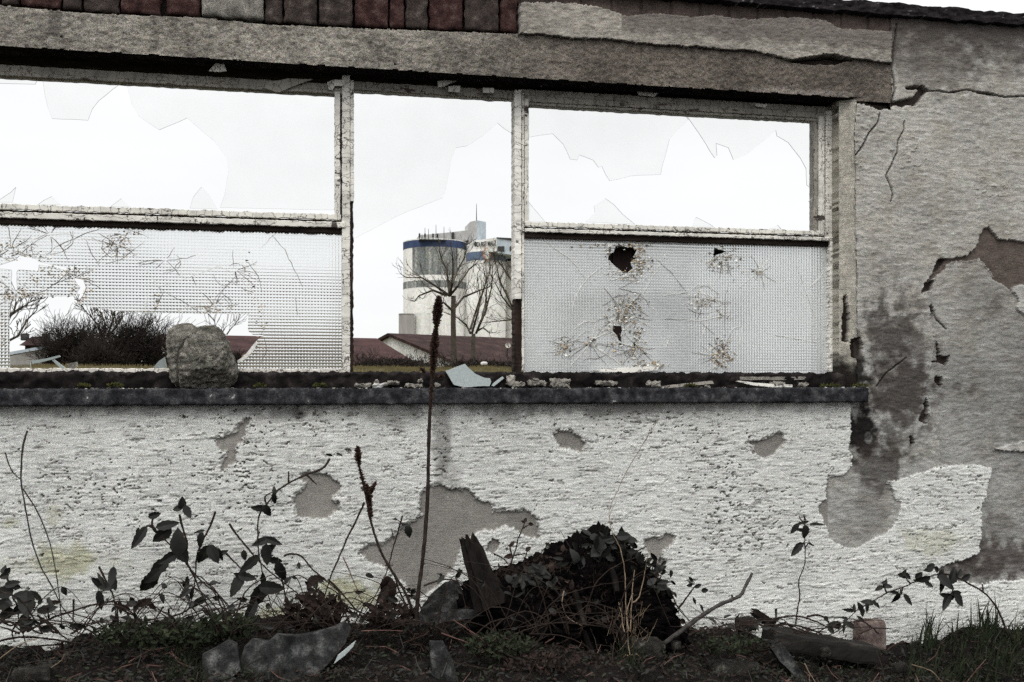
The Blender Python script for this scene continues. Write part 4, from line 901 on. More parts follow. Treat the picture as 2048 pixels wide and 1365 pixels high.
# lift tower and gallery
lt = thing('lift_tower', 'square pale lift tower standing above the malt silos with a thin mast', 'tower', tuple(P(955, 480, Yh+5)))
m = MB(); pbox(m, [(940.5, 444, Yh+10), (954, 441, Yh+3)], 0, 9, 484); m.build('left_face', M['gallery'], lt)
m = MB(); pbox(m, [(954.1, 441, Yh+3), (972, 444.5, Yh+9)], 0, 9, 482); m.build('right_face', M['bluegrey'], lt)
m = MB(); q = P(953, 441, Yh+5); m.tube([q, q+Vector((0, 0, 33*zs(953, Yh+5)))], [.12, .05], 5); m.build('mast', M['darkm'], lt)
ga = thing('roof_gallery', 'long pale conveyor gallery on top of the silos beside the lift tower', 'gallery', tuple(P(905, 480, Yh+16)))
m = MB(); pbox(m, [(838, 471, Yh+22), (905, 464.5, Yh+16)], 0, 6, 486); m.build('left_section', M['gallery'], ga)
m = MB(); pbox(m, [(905.2, 464.5, Yh+15.9), (942, 460, Yh+12)], 0, 6, 484); m.build('right_section', M['gallery'], ga)
m = MB(); pbox(m, [(904, 465, Yh+15.3), (908, 464.5, Yh+15)], 0, 1, 484); m.build('joint', M['darkm'], ga)
an = thing('antenna_platform', 'dark steel platform with slim antennas on the left silo roof', 'antennas', tuple(P(865, 480, SY-9)))
m = MB(); bpx(m, 839, 893, 478.5, 481.5, SY-9, 3); m.build('platform', M['darkm'], an)
for k, (x, h) in enumerate(((839, 14), (844, 12), (850, 24), (857, 22), (866, 12), (872, 30), (875, 12), (888, 26))):
    m = MB(); q = P(x, 480, SY-8); z1 = P(x, 480-h, SY-8).z; m.tube([q, (q.x, q.y, z1)], [.10, .05], 5)
    if k % 2 == 0: m.box(q.x-.2, q.x+.2, q.y-.2, q.y+.2, q.z+.6, q.z+1.5)
    m.build('antenna', M['darkm'], an)

def barn(label, rl, Y, length, phi, hw, eave_drop, mats, name='barn', gable=True):
    a = P(rl[0], rl[1], Y); l = Vector((math.cos(phi), math.sin(phi), 0)); g = Vector((math.sin(phi), -math.cos(phi), 0))
    r0 = a; r1 = a+l*length; zb = 1.0
    t = thing(name, label, 'barn', (a.x, a.y, zb))
    dn = Vector((0, 0, -eave_drop)); fe0, fe1 = r0+g*hw+dn, r1+g*hw+dn; be0, be1 = r0-g*hw+dn, r1-g*hw+dn
    th = Vector((0, 0, -.18)); ov = l*.3
    m = MB()
    for (p0, p1, q0, q1) in ((r0, r1, fe0, fe1), (r0, r1, be0, be1)):
        p0, q0 = p0-ov, q0-ov; V = [p0, p1, q1, q0, p0+th, p1+th, q1+th, q0+th]
        m.add(V, [(0, 1, 2, 3), (7, 6, 5, 4), (0, 4, 5, 1), (3, 2, 6, 7), (0, 3, 7, 4), (1, 5, 6, 2)])
    m.build('roof', M[mats[0]], t)
    m = MB(); V = []
    for (r_, f_, b_) in ((r0, fe0, be0), (r1, fe1, be1)):
        V += [(f_.x, f_.y, zb), (f_.x, f_.y, f_.z-.15), (r_.x, r_.y, r_.z-.15), (b_.x, b_.y, b_.z-.15), (b_.x, b_.y, zb)]
    m.add(V, [(4, 3, 2, 1, 0), (5, 6, 7, 8, 9), (0, 1, 6, 5), (9, 8, 3, 4)]); m.build('wall', M[mats[1]], t)
    return t
bB = barn('long barn with dark red roof and slanting white gable strip, below the silos', (783, 667.0), 60, 34, R(31), 6.6, 1.85, ('roof', 'gable'))
bA = barn('nearer barn with dull red roof and pale left gable, behind the rock', (330, 669), 44, 9.9, R(14), 6.0, 1.35, ('roof_r', 'gable'))
# satellite dish on the far roof
sd_ = thing('satellite_dish', 'small white satellite dish on the dark barn roof beside the window post', 'satellite dish', tuple(P(1016, 692, 50)))
m = MB(); q = P(1016, 691, 50.5); rr_ = 5.5*zs(1016, 50)
V = [q+Vector((0, .12, 0))]+[q+Vector((rr_*math.cos(a), 0, rr_*math.sin(a))) for a in [2*math.pi*i/16 for i in range(16)]]
m.add(V, [(0, i+1, (i+1) % 16+1) for i in range(16)]); m.add([v+Vector((0, .03, 0)) for v in V], [(0, (i+1) % 16+1, i+1) for i in range(16)]); m.build('dish', M['gable'], sd_)
m = MB(); m.tube([q, q+Vector((0, -.25, -.1))], .03, 5); m.tube([q+Vector((0, .1, -.05)), q+Vector((.05, .5, -.6))], .04, 5); m.build('arm', M['darkm'], sd_)
# far house on the left
ho = thing('house', 'small dark roofed house with two chimneys at far left', 'house', tuple(P(66, 691, 95)))
a = P(38, 691, 95); b = P(97, 691, 95); zr_ = P(66, 671.5, 95).z; m = MB()
m.add([a, b, (b.x-.2, 99, b.z), (a.x, 99, a.z), (a.x+.6, 97, zr_), (b.x-.9, 97, zr_)], [(0, 1, 5, 4), (1, 2, 5), (2, 3, 4, 5), (3, 0, 4), (0, 3, 2, 1)]); rf = m.build('roof', M['roof'], ho)
for x in (50, 92):
    m = MB(); q = P(x, 668, 96.6); m.box(q.x-.3, q.x+.3, q.y-.3, q.y+.3, zr_-.4, q.z); m.build('chimney', M['darkm'], rf)
m = MB(); m.box(a.x+.4, b.x-.6, 95.4, 98.7, 1.0, a.z); m.build('wall', M['roof'], ho)
sh = thing('garden_shed', 'low grey garden shed before the dark roofed house', 'shed', tuple(P(60, 722, 40)))
m = MB(); a = P(20, 713, 40); b = P(82, 698, 42); m.add([(a.x, 40, 1.0), (b.x, 42, 1.0), (b.x, 42, b.z), (a.x, 40, a.z), (a.x, 44, 1.0), (b.x, 46, 1.0), (b.x, 46, b.z), (a.x, 44, a.z)], [(0, 1, 2, 3), (5, 4, 7, 6), (3, 2, 6, 7), (0, 3, 7, 4), (1, 5, 6, 2)]); m.build('wall', M['tank'], sh)
m = MB(); m.add([(a.x-.2, 39.8, a.z+.0), (b.x+.2, 41.8, b.z+.0), (b.x+.2, 46.2, b.z+.05), (a.x-.2, 44.2, a.z+.05), (a.x-.2, 39.8, a.z+.12), (b.x+.2, 41.8, b.z+.12), (b.x+.2, 46.2, b.z+.17), (a.x-.2, 44.2, a.z+.17)], [(3, 2, 1, 0), (4, 5, 6, 7), (0, 1, 5, 4), (2, 3, 7, 6), (1, 2, 6, 5), (3, 0, 4, 7)]); m.build('roof', M['bluegrey'], sh)

# dark boarded shed right behind the right-hand pane
M['tarred'] = simple('tarred_boards', [(.3, (.007, .005, .005)), (.6, (.022, .014, .012)), (.8, (.06, .035, .028))], 8, stretch=(1, 1, .1), bstr=.6, bdist=.01)
ts = thing('boarded_shed', 'dark tarred board shed seen through the holes in the right glass pane', 'shed', tuple(P(1350, 740, 3.2)))
rnd = random.Random(9)
a = P(1190, 482, 3.2); b = P(1500, 482, 3.2); x = a.x; m = MB()
while x < b.x:
    w_ = rnd.uniform(.10, .15); m.box(x, min(x+w_-.006, b.x), 3.2+rnd.uniform(0, .012), 3.26, .5, a.z-.04+rnd.uniform(-.01, .01)); x += w_
m.box(a.x+.02, b.x-.02, 3.265, 4.0, .5, a.z-.06); m.build('wall', M['tarred'], ts)
m = MB(); m.box(a.x-.06, b.x+.04, 3.12, 4.1, a.z-.045, a.z-.005); m.build('roof', M['darkm'], ts)

# ---- bare trees
def branch(mb, p, d, ln_, r, depth, rn, spread=.55, up=.25, minr=.006, wig=.12):
    n = 4; pts = [Vector(p)]; d = Vector(d).normalized()
    for i in range(n):
        d = (d+Vector((rn.gauss(0, wig), rn.gauss(0, wig)*.8, rn.gauss(0, wig)*.6+up*.12))).normalized(); pts.append(pts[-1]+d*(ln_/n))
    r1 = r*.62
    mb.tube(pts, [max(minr, r+(r1-r)*i/n) for i in range(n+1)], 6 if r > .05 else (4 if r > .02 else 3), False)
    if depth <= 0: return
    for k in range(rn.choice((2, 2, 2, 3))):
        i = rn.choice((2, 3, 4, 4)); a = rn.uniform(0, 2*math.pi); s_ = rn.uniform(.5, 1.1)*spread
        u = d.orthogonal().normalized(); v = d.cross(u); nd = (d+(u*math.cos(a)+v*math.sin(a))*s_+Vector((0, 0, up*.4))).normalized()
        branch(mb, pts[i], nd, ln_*rn.uniform(.6, .88), r1*rn.uniform(.6, .95), depth-1, rn, spread, up, minr, wig)
def tree(name, label, px, base_py, Y, limbs, seed, trunk_r, fork_py, depth=3, group=None, minr=.012):
    rn = random.Random(seed); b = P(px, base_py, Y); b.z = min(b.z, gz(b.x, Y)); s_ = zs(px, Y)
    t = thing(name, label, 'tree', tuple(b), group); f = P(px+2, fork_py, Y)
    m = MB(); m.tube([b, b.lerp(f, .3)+Vector((.05, 0, 0)), b.lerp(f, .7), f], [trunk_r*1.2, trunk_r, trunk_r*.85, trunk_r*.8], 8); m.build('trunk', M['bark'], t)
    m = MB()
    for pts in limbs:
        q = [P(a, b_, Y+rn.uniform(-.8, .8)*(i > 0)) for i, (a, b_) in enumerate(pts)]
        n = len(q); rr = [trunk_r*(.5-.36*i/(n-1)) for i in range(n)]; m.tube(q, rr, 5, False)
        for i in range(1, n):
            for k in range(3 if i < n-1 else 4):
                d = (q[i]-q[i-1]).normalized(); tt = rn.random(); p0 = q[i-1].lerp(q[i], tt) if i < n else q[-1]
                if k == 0: p0 = q[i]
                nd = d+Vector((rn.uniform(-.7, .7), rn.uniform(-.7, .7), rn.uniform(-.1, .6)))
                branch(m, p0, nd, s_*rn.uniform(15, 36)*(1-.25*i/n), trunk_r*.13, depth-1, rn, .45, .3, minr, .14)
    m.build('crown', M['bark'], t, False); return t
tree('bare_tree', 'bare forked tree with a straight trunk in front of the blue banded silo', 905, 716, 40,
     [cN([(500, 690), (490, 600), (480, 500), (440, 420), (430, 380)]), cN([(500, 690), (520, 600), (560, 500), (600, 430), (620, 370)]), cN([(500, 690), (400, 620), (300, 560), (190, 560)]), cN([(500, 690), (560, 620), (640, 500), (680, 470)]), cN([(480, 690), (380, 650), (280, 690), (250, 730)]), cN([(525, 790), (600, 700), (720, 650), (780, 630)]), cN([(525, 800), (460, 740), (400, 720)]), cN([(520, 600), (525, 480), (520, 380)])], 5, .13, 592, 3, 'bare trees behind the window', .006)
tree('bare_tree', 'bare tree with upright paired limbs before the faded blue band', 945, 700, 43,
     [cN([(650, 960), (620, 900), (560, 850), (440, 800)]), cN([(660, 960), (700, 820), (740, 650), (790, 520), (800, 430)]), cN([(690, 960), (760, 800), (800, 640), (810, 500)]), cN([(690, 960), (730, 860), (760, 740), (770, 600), (740, 480)]), cN([(650, 930), (680, 830), (720, 700), (700, 560)]), cN([(700, 940), (740, 920), (790, 960)])], 8, .12, 668, 3, 'bare trees behind the window', .006)
tree('bare_tree', 'bare tree leaning in from the right window post', 1062, 716, 38,
     [cN([(1080, 820), (960, 800), (880, 700), (830, 600)]), cN([(1080, 900), (950, 770), (860, 580), (840, 480)]), cN([(1080, 700), (960, 600), (880, 480), (850, 440)]), cN([(1080, 900), (960, 860), (780, 880)]), cN([(1080, 620), (1000, 540), (930, 480)])], 12, .12, 640, 3, 'bare trees behind the window', .006)
tree('bare_tree', 'thin bare tree at the far left edge of the broken pane', 8, 722, 45, [cI([(20, 700), (60, 600), (110, 560), (150, 540)]), cI([(20, 760), (100, 720), (160, 620), (210, 570)]), cI([(30, 640), (80, 580), (90, 520)])], 14, .14, 690, 3, 'bare trees behind the window', .014)
tree('bare_tree', 'bare spreading tree rising between the two dark bushes', 209, 722, 46, [cI([(590, 740), (560, 660), (520, 610), (490, 580)]), cI([(600, 740), (650, 680), (690, 620), (700, 580)]), cI([(590, 730), (600, 650), (580, 590)]), cI([(610, 720), (640, 640), (640, 600)])], 15, .13, 684, 3, 'bare trees behind the window', .014)
tree('bare_tree', 'small bare tree peeping over the rock on the sill', 452, 690, 60, [cI([(1240, 720), (1230, 680), (1220, 640)]), cI([(1290, 710), (1310, 680), (1330, 660)]), cI([(1260, 710), (1280, 670)])], 16, .1, 672, 2, 'bare trees behind the window', .014)
def bush(label, px, py_top, wpx, Y, seed, base_py=733, n=190, group='dark winter bushes behind the left pane'):
    rn = random.Random(seed); b = P(px, base_py, Y); s_ = zs(px, Y); h = (base_py-py_top)*s_*1.17; w_ = wpx*s_*.5
    b.z -= .25
    t = thing('winter_bush', label, 'bush', tuple(b), group); m = MB(); lf = MB()
    for i in range(n):
        a = rn.uniform(0, 2*math.pi); q = rn.random()**.6
        o = b+Vector((math.cos(a)*w_*.7*q, math.sin(a)*w_*.5*q, 0)); dr = Vector((math.cos(a)*w_*.55*q+rn.gauss(0, .12), math.sin(a)*w_*.35*q, h*rn.uniform(.55, 1.0)*math.sqrt(max(.05, 1-q*q*.55))))
        branch(m, o, dr, dr.length*.60, .018, 3, rn, .65, .1, .006, .17)
    m.build('branches', M['bush'], t); 
    for i in range(4200):
        a = rn.uniform(0, 2*math.pi); q = rn.random()**.5; e = rn.random()
        p = b+Vector((math.cos(a)*w_*q*.95*math.sqrt(1-.6*e*e), math.sin(a)*w_*.6*q, .1+h*.86*e*math.sqrt(max(.1, 1-.6*q*q))))
        lf.leaf(p, (rn.gauss(0, 1), rn.gauss(0, 1), rn.gauss(0, 1)), (rn.gauss(0, 1), -1, rn.gauss(0, 1)), rn.uniform(.07, .16), rn.uniform(.025, .06), .2, .1, 0, 0, 2)
    lf.build('foliage', M['bush'], t); return t
bush('broad dark bush left of the spreading tree', 158, 652, 112, 36, 21)
bush('low dark scrub just right of the far house', 122, 692, 64, 37, 24, n=90)
bush('darkest tall bush just left of the rock', 270, 645, 125, 35, 22)
bush('low bush between the tall one and the tree', 210, 682, 90, 34, 23, n=120)
bush('bush hidden low behind the rock on the sill', 340, 700, 60, 38, 25, n=70)
bush('ragged bush against the red roof right of the rock', 472, 700, 36, 33, 26, n=60)
bush('low scrub along the foot of the nearer barn roof', 790, 712, 190, 33, 27, n=150, group='scrub before the barns')
bush('low scrub along the foot of the long barn', 960, 716, 160, 32, 28, n=130, group='scrub before the barns')
# yellow grass on the bank
g = MB(); rn = random.Random(31); gr_ = []; rz = random.Random(32)
GXX = np.array([[rz.uniform(-60, 1700), rz.uniform(9.5, 15.5)] for _ in range(26000)]); gxw = np.array([P(a, 700, b).x for a, b in GXX]); gzw = ground_z(gxw, GXX[:, 1])
for i in range(26000):
    Y = float(GXX[i, 1]); x = float(gxw[i]); z = float(gzw[i])
    h = rn.uniform(.02, .06); dx = rn.gauss(0, .03)
    g.add([(x-.008, Y, z-.02), (x+.008, Y, z-.02), (x+dx, Y, z+h)], [(0, 1, 2)])
tag(g.build('bank_grass', M['dryg']), 'dry yellowish grass on the bank beyond the window', 'grass', kind='stuff')
st = thing('pale_stone', 'small pale stone lying in the yellow grass beyond the middle window', 'stone', tuple(P(969, 726, 13)))
rough_box('stone_body', M['gable'], P(963, 726, 13).x, P(976, 726, 13).x, 13, 13.1, P(966, 731, 13).z, P(966, 724, 13).z, .02, .012, 9, st, freq=6, rnd=.03)

# ================================================================== THINGS ON THE SILL
# the big stone
def outline_rock(name, mat, pts, cen, yc, dy, parent, seed, crease=None, res=(90, 54), amp=.004, planes=()):
    pl = [(lambda v: (v.x, v.z))(P(a, b, yc-dy*.6)) for a, b in pts]; cv = P(cen[0], cen[1], yc-dy*.6); cx, cz = cv.x, cv.z
    nth, nph = res; ang = np.array([math.atan2(z-cz, x-cx) for x, z in pl]); rad = np.array([math.hypot(x-cx, z-cz) for x, z in pl])
    o = np.argsort(ang); ang = ang[o]; rad = rad[o]; ang = np.concatenate([ang-2*math.pi, ang, ang+2*math.pi]); rad = np.tile(rad, 3)
    V = []; fs = []
    for j in range(nph+1):
        ph = math.pi*j/nph; c = math.cos(ph); s_ = math.sin(ph)**.62
        cc_ = math.copysign(abs(c)**.75, c)
        for i in range(nth):
            a = 2*math.pi*i/nth-math.pi; r = float(np.interp(a, ang, rad))*s_
            x = cx+r*math.cos(a); z = cz+r*math.sin(a); y = yc-dy*cc_
            if crease and y < yc: y -= crease(x, z)
            V.append((x, y, z))
    for j in range(nph):
        for i in range(nth): fs.append((j*nth+i, j*nth+(i+1) % nth, (j+1)*nth+(i+1) % nth, (j+1)*nth+i))
    a = np.array(V); d = a-np.array([cx, yc, cz]); L_ = np.linalg.norm(d, axis=1, keepdims=True); d /= np.maximum(L_, 1e-6)
    for nx_, ny_, nz_, k0 in planes:
        nn = np.array([nx_, ny_, nz_]); nn = nn/np.linalg.norm(nn); q_ = (a-np.array([cx, yc, cz]))@nn; a = a-nn*np.clip(q_-k0, 0, 1)[:, None]*.9
    k = amp*(.8*fbm(a[:, 0]/.05+a[:, 1]/.06, a[:, 2]/.05-a[:, 1]/.07, seed, 4)+1.3*fbm(a[:, 0]/.012+a[:, 1]/.013, a[:, 2]/.012, seed+3, 3))
    a = a+d*k[:, None]; m = MB(); m.add([tuple(v) for v in a], fs); return m.build(name, mat, parent, True)
rk = thing('stone', 'big rough grey two-lobed stone standing on the sill in front of the left pane', 'stone', tuple(P(405, 775, -.01)))
kx, kz = P(372, 700, -.04).x, P(372, 700, -.04).z
cvx = [w2([p], -.04)[0] for p in ((395, 655), (372, 680), (358, 705), (356, 740), (358, 780))]
def crease(x, z):
    lx = float(np.interp(-z, [-p[1] for p in cvx], [p[0] for p in cvx])); return .024*float(sstep(-.003, .008, x-lx))-.012*math.exp(-((x-lx)/.006)**2)
outline_rock('stone_body', M['rock'], [(333, 660), (350, 648), (362, 645), (378, 646), (392, 655), (405, 651), (425, 651), (441, 659), (450, 680), (460, 705), (470, 728), (476, 745), (474, 760), (466, 774), (430, 776), (385, 776), (352, 776), (341, 765), (336, 735), (331, 700)], (405, 712), .022, .072, rk, 401, crease, amp=.0042, res=(140, 84), planes=((.15, -1, .30, .074), (.75, -.9, -.1, .092), (-.2, -.75, 1, .088), (.35, -.9, -.7, .092), (-1, -.7, .1, .100)))

def flat_piece(name, label, cat, pts, y, th, mat, group=None, lean=0.0, edge=None, sub='face'):
    """a flat shard standing or leaning; outline in the picture at depth y"""
    q = [P(a, b, y) for a, b in pts]; zb = min(v.z for v in q); c = P(sum(p[0] for p in pts)/len(pts), max(p[1] for p in pts), y)
    t = thing(name, label, cat, tuple(c), group); m = MB(); n = len(q)
    V = [(v.x, y+lean*(v.z-zb), v.z) for v in q]+[(v.x, y+th+lean*(v.z-zb), v.z) for v in q]
    m.add(V, [tuple(range(n)), tuple(range(2*n-1, n-1, -1))], 0); m.add(V, [(i, n+i, n+(i+1) % n, (i+1) % n) for i in range(n)], 1 if edge else 0)
    m.build(sub, [mat, edge] if edge else mat, t); return t
flat_piece('glass_shard', 'large pale green glass shard leaning on the sill in the middle window', 'glass shard', jag([(892, 742), (912, 735), (932, 728), (938, 735), (952, 748), (970, 756), (981, 757), (983, 764), (979, 773), (955, 773), (930, 775), (908, 770), (903, 762), (898, 752)], .7, 10, 5), -.022, .005, M['shard_frost'], lean=.28, edge=M['glass_edge'])
flat_piece('glass_shard', 'thin upright glass splinter beside the large pale shard', 'glass shard', [(983, 772), (988, 766), (1008, 752), (1012, 750), (1014, 753), (1000, 764), (988, 773)], -.012, .004, M['shard_frost'], lean=.4, edge=M['glass_edge'])
flat_piece('glass_shard', 'long narrow glass splinter lying in the hole of the left pane', 'glass shard', [(62, 722), (90, 718), (118, 711), (121, 714), (105, 719), (85, 724), (65, 728)], WY+.01, .004, M['shard_frost'], edge=M['glass_edge'])
flat_piece('glass_shard', 'clear slanting glass sliver standing in the hole of the left pane', 'glass shard', [(103, 720), (108, 719), (133, 738), (124, 740)], WY+.012, .004, M['shard_frost'], edge=M['glass_edge'])
flat_piece('glass_shard', 'small white cup-shaped glass stub on the left pane putty', 'glass shard', [(134, 728), (154, 724), (155, 733), (148, 738), (138, 737)], WY+.004, .004, M['mortar_lump'], edge=M['glass_edge'])
flat_piece('glass_shard', 'pale pointed glass stub just left of the big stone', 'glass shard', [(306, 736), (318, 722), (330, 714), (334, 738)], WY+.006, .004, M['shard_frost'], edge=M['glass_edge'])
flat_piece('glass_shard', 'curled pale glass sliver right of the big stone', 'glass shard', [(474, 722), (489, 712), (503, 694), (513, 682), (516, 686), (507, 702), (492, 718), (476, 727)], WY+.008, .005, M['crack'], edge=M['glass_edge'])
flat_piece('glass_shard', 'low clear strip of glass at the foot of the left pane', 'glass shard', [(-20, 728), (20, 722), (60, 722), (62, 738), (-20, 740)], WY+.018, .004, M['glass'], edge=M['glass_edge'])
# loose rubble along the sill
SY0 = -.030
rub = [((1016, 770), (1030, 752), 'wood', 'small upturned piece of frame wood with a white end beside the window post'), ((1024, 773), (1050, 765), 'lump', 'crumbled mortar lump just right of the glass splinter'), ((1058, 772), (1093, 762), 'flat', 'flat grey mortar piece right of the window post'), ((1102, 774), (1140, 759), 'lump', 'large pale pointed mortar lump under the right pane'), ((1195, 770), (1235, 763), 'flat', 'thin grey flake lying under the first hole in the right pane'), ((1295, 773), (1302, 764), 'lump', 'tiny white plaster crumb before the long wooden batten'), ((1303, 773), (1322, 763), 'lump', 'buff mortar lump left of the long wooden batten'),
       ((746, 776), (768, 768), 'white', 'chalk white crumb on the sill in the middle window'), ((710, 774), (742, 768), 'lump', 'buff crumb near the left window post'), ((766, 771), (778, 766), 'lump', 'small pinkish crumb just right of the chalk white one'), ((776, 768), (798, 763), 'flat', 'thin pale flake behind the white crumb'), ((812, 775), (846, 769), 'flat', 'flat pale flake left of the tall dead stalk'), ((870, 774), (882, 768), 'lump', 'pale crumb between the tall stalk and the large shard'),
       ((750, 767), (758, 761), 'lump', 'little buff crumb behind the chalk white one'), ((836, 764), (846, 759), 'lump', 'reddish crumb behind the flat pale flake'), ((1068, 762), (1078, 757), 'lump', 'brown crumb under the window post foot'), ((1410, 775), (1420, 770), 'lump', 'dark crumb between the two battens'), ((1770-170, 772), (1618, 766), 'lump', 'rounded crumb near the right end of the sill'), ((1545, 770), (1572, 765), 'flat', 'pale flat chip behind the white batten')]
for i, ((x0, y1_), (x1, y0_), kind, lab) in enumerate(rub):
    a = P(x0, y1_, SY0); b = P(x1, y0_, SY0); t = thing('rubble_piece', lab, 'rubble', ((a.x+b.x)/2, SY0, a.z), 'rubble lying along the window sill')
    dp = {'flat': .035, 'lump': .022, 'white': .018, 'wood': .03}[kind]
    mt = {'flat': M['mortar_lump'], 'lump': M['mortar_lump'], 'white': M['gable'], 'wood': M['grey_frame']}[kind]
    o = rough_box('piece', mt, a.x, b.x, SY0, SY0+dp, a.z-.002, b.z, .0035, .0075, 500+i*7, t, freq=75, rnd=.005)
for pts, lab, mt in (([(1322, 773), (1360, 769), (1425, 762), (1428, 768), (1380, 772), (1330, 777)], 'long grey wooden batten lying on the sill under the right pane', 'grey_frame'), ([(1474, 763), (1480, 762), (1510, 766), (1540, 768), (1585, 770), (1585, 775), (1540, 775), (1500, 770)], 'broken white painted batten on the sill at right', 'white_clean'),
                     ([(1480, 754), (1612, 754), (1610, 760), (1480, 761)], 'pale strip of loose mortar against the foot of the right window', 'mortar_lump'), ([(1185, 741), (1240, 736), (1300, 733), (1318, 735), (1314, 741), (1260, 746), (1200, 744)], 'peeling strip of white paint at the foot of the right pane', 'white_clean')):
    yy0 = SY0 if pts[0][1] > 756 else .004
    if 'peeling' in lab: yy0 = WY+.002
    flat_piece('batten', lab, 'batten', jag(pts, .5, 12, 3), yy0, .014, M[mt], sub='strip')
# flakes of paint hanging under the lintel
for i, (pts, lab) in enumerate(([cE([(1185, 405), (1240, 350), (1275, 370), (1290, 405), (1245, 410)]), 'curled white paint flake hanging under the lintel, leftmost'], [cE([(1500, 500), (1530, 470), (1640, 450), (1780, 455), (1700, 480), (1590, 525), (1570, 525)]), 'torn brown strip of lining hanging under the lintel'], [cE([(1860, 470), (1900, 455), (1965, 460), (1950, 490), (1905, 490), (1890, 515), (1870, 510)]), 'white paint flake hanging above the left window post'],
                    [cF([(665, 215), (810, 200), (790, 215), (710, 250), (670, 255)]), 'pale flake hanging over the middle window'], [cF([(740, 250), (820, 245), (820, 290), (740, 285)]), 'grey square tile stub over the middle window'], [cF([(975, 260), (1050, 262), (1050, 296), (975, 292)]), 'second grey tile stub over the middle window'], [cG([(780, 180), (900, 190), (880, 210), (790, 200)]), 'thin flake under the lintel over the right window'], [cG([(1450, 250), (1520, 255), (1510, 272), (1460, 265)]), 'small white flake under the lintel at right'], [cG([(205, 140), (250, 132), (240, 152)]), 'tiny white flake beside the second window post'])):
    flat_piece('paint_flake', lab, 'paint flake', pts, WY-.006-(i == 0)*.03, .004, M['white_rail' if i not in (1,) else 'grey_frame'], lean=-.1, sub='flake', group='flakes hanging under the lintel')
# crumbs of mortar, glass and soil along the ledge
m = MB(); rn = random.Random(77)
for i in range(700):
    px = rn.uniform(-40, 1735); y_ = rn.uniform(-.042, .004); x = P(px, 775, y_).x; r_ = rn.uniform(.0012, .0052)*rn.choice((1, 1, .6)); z = SILLZ-.001
    V = [(x+r_*math.cos(a+rn.uniform(-.3, .3))*rn.uniform(.7, 1.6), y_+r_*math.sin(a), z+(r_*.9*rn.uniform(.5, 1) if k else 0)) for k in (0, 1) for a in (0, 1.3, 2.5, 3.8, 5.1)]
    m.add(V, [(4, 3, 2, 1, 0), (5, 6, 7, 8, 9)]+[(j, (j+1) % 5, 5+(j+1) % 5, 5+j) for j in range(5)], rn.choice((0, 0, 0, 0, 1, 1, 2)))
tag(m.build('sill_crumbs', [M['bed'], M['mortar_lump'], M['gable']]), 'small crumbs of mortar and glass scattered along the sill edge', 'crumbs', kind='stuff')
# moss cushions on the sill
M['moss'] = simple('dark_moss', [(.3, (.015, .017, .006)), (.7, (.07, .07, .022))], 60, bstr=1, bdist=.004)
for i, (px, wpx) in enumerate(((230, 26), (168, 20), (520, 18), (1380, 26), (1660, 40), (1720, 34), (640, 22))):
    a = P(px, 777, -.028); s_ = zs(px, 0); m = MB(); rn = random.Random(i)
    for k in range(70):
        u = rn.uniform(-1, 1); v = rn.uniform(-1, 1); q = Vector((a.x+u*wpx*.5*s_, -.03+v*.012, a.z+.003+.010*math.sqrt(max(0, 1-u*u))*rn.uniform(.2, 1)))
        m.leaf(q, (rn.gauss(0, 1), rn.gauss(0, 1), abs(rn.gauss(0, 1))+.3), (rn.gauss(0, 1), -1, .3), .010, .005, .2, .2, 0, 0, 3)
    labs = ['low moss cushion on the sill left of the big stone', 'small moss tuft on the sill further left of the stone', 'moss tuft on the sill right of the big stone', 'dark moss cushion before the long grey batten', 'broad moss cushion near the right end of the sill', 'moss at the very right end of the sill under the reveal', 'moss tuft on the sill below the left window post']
    tag(m.build('moss', M['moss']), labs[i], 'moss', 'moss on the window sill')

# ================================================================== FOREGROUND
M['dirty'] = mineral('soil_stained_stone', [(.3, (.010, .009, .008)), (.55, (.035, .032, .028)), (.78, (.15, .14, .12))], 40, gamt=.9, bstr=1, bdist=.006)
M['leaf'] = simple('bramble_leaf', [(.3, (.004, .0043, .0035)), (.6, (.010, .010, .0075)), (.8, (.032, .027, .019))], 35, rough=.6, bstr=.3, spec=.25)
M['leaf_g'] = simple('green_leaf', [(.3, (.008, .011, .006)), (.6, (.024, .030, .016)), (.8, (.06, .065, .035))], 30, rough=.6, bstr=.3)
M['leaf_p'] = simple('dead_leaf', [(.3, (.010, .007, .006)), (.6, (.028, .019, .016)), (.8, (.08, .058, .046))], 30, rough=.8, bstr=.3)
M['stem'] = simple('bramble_stem', [(.3, (.012, .009, .008)), (.6, (.032, .023, .019)), (.8, (.075, .055, .046))], 60, bstr=.3)
M['stem_r'] = simple('reddish_twig', [(.3, (.06, .03, .026)), (.6, (.14, .08, .065)), (.8, (.26, .18, .15))], 40, bstr=.3)
M['stem_g'] = simple('grey_twig', [(.3, (.016, .014, .013)), (.7, (.070, .064, .060))], 60, bstr=.4)
M['straw'] = simple('dry_straw', [(.3, (.08, .055, .035)), (.7, (.26, .20, .14))], 40, bstr=0)
M['grass'] = simple('grass_blade', [(.3, (.010, .014, .008)), (.6, (.030, .038, .020)), (.8, (.11, .12, .06))], 14, bstr=0)
M['seed'] = simple('seed_head', [(.3, (.022, .013, .010)), (.7, (.085, .052, .038))], 120, bstr=.5)

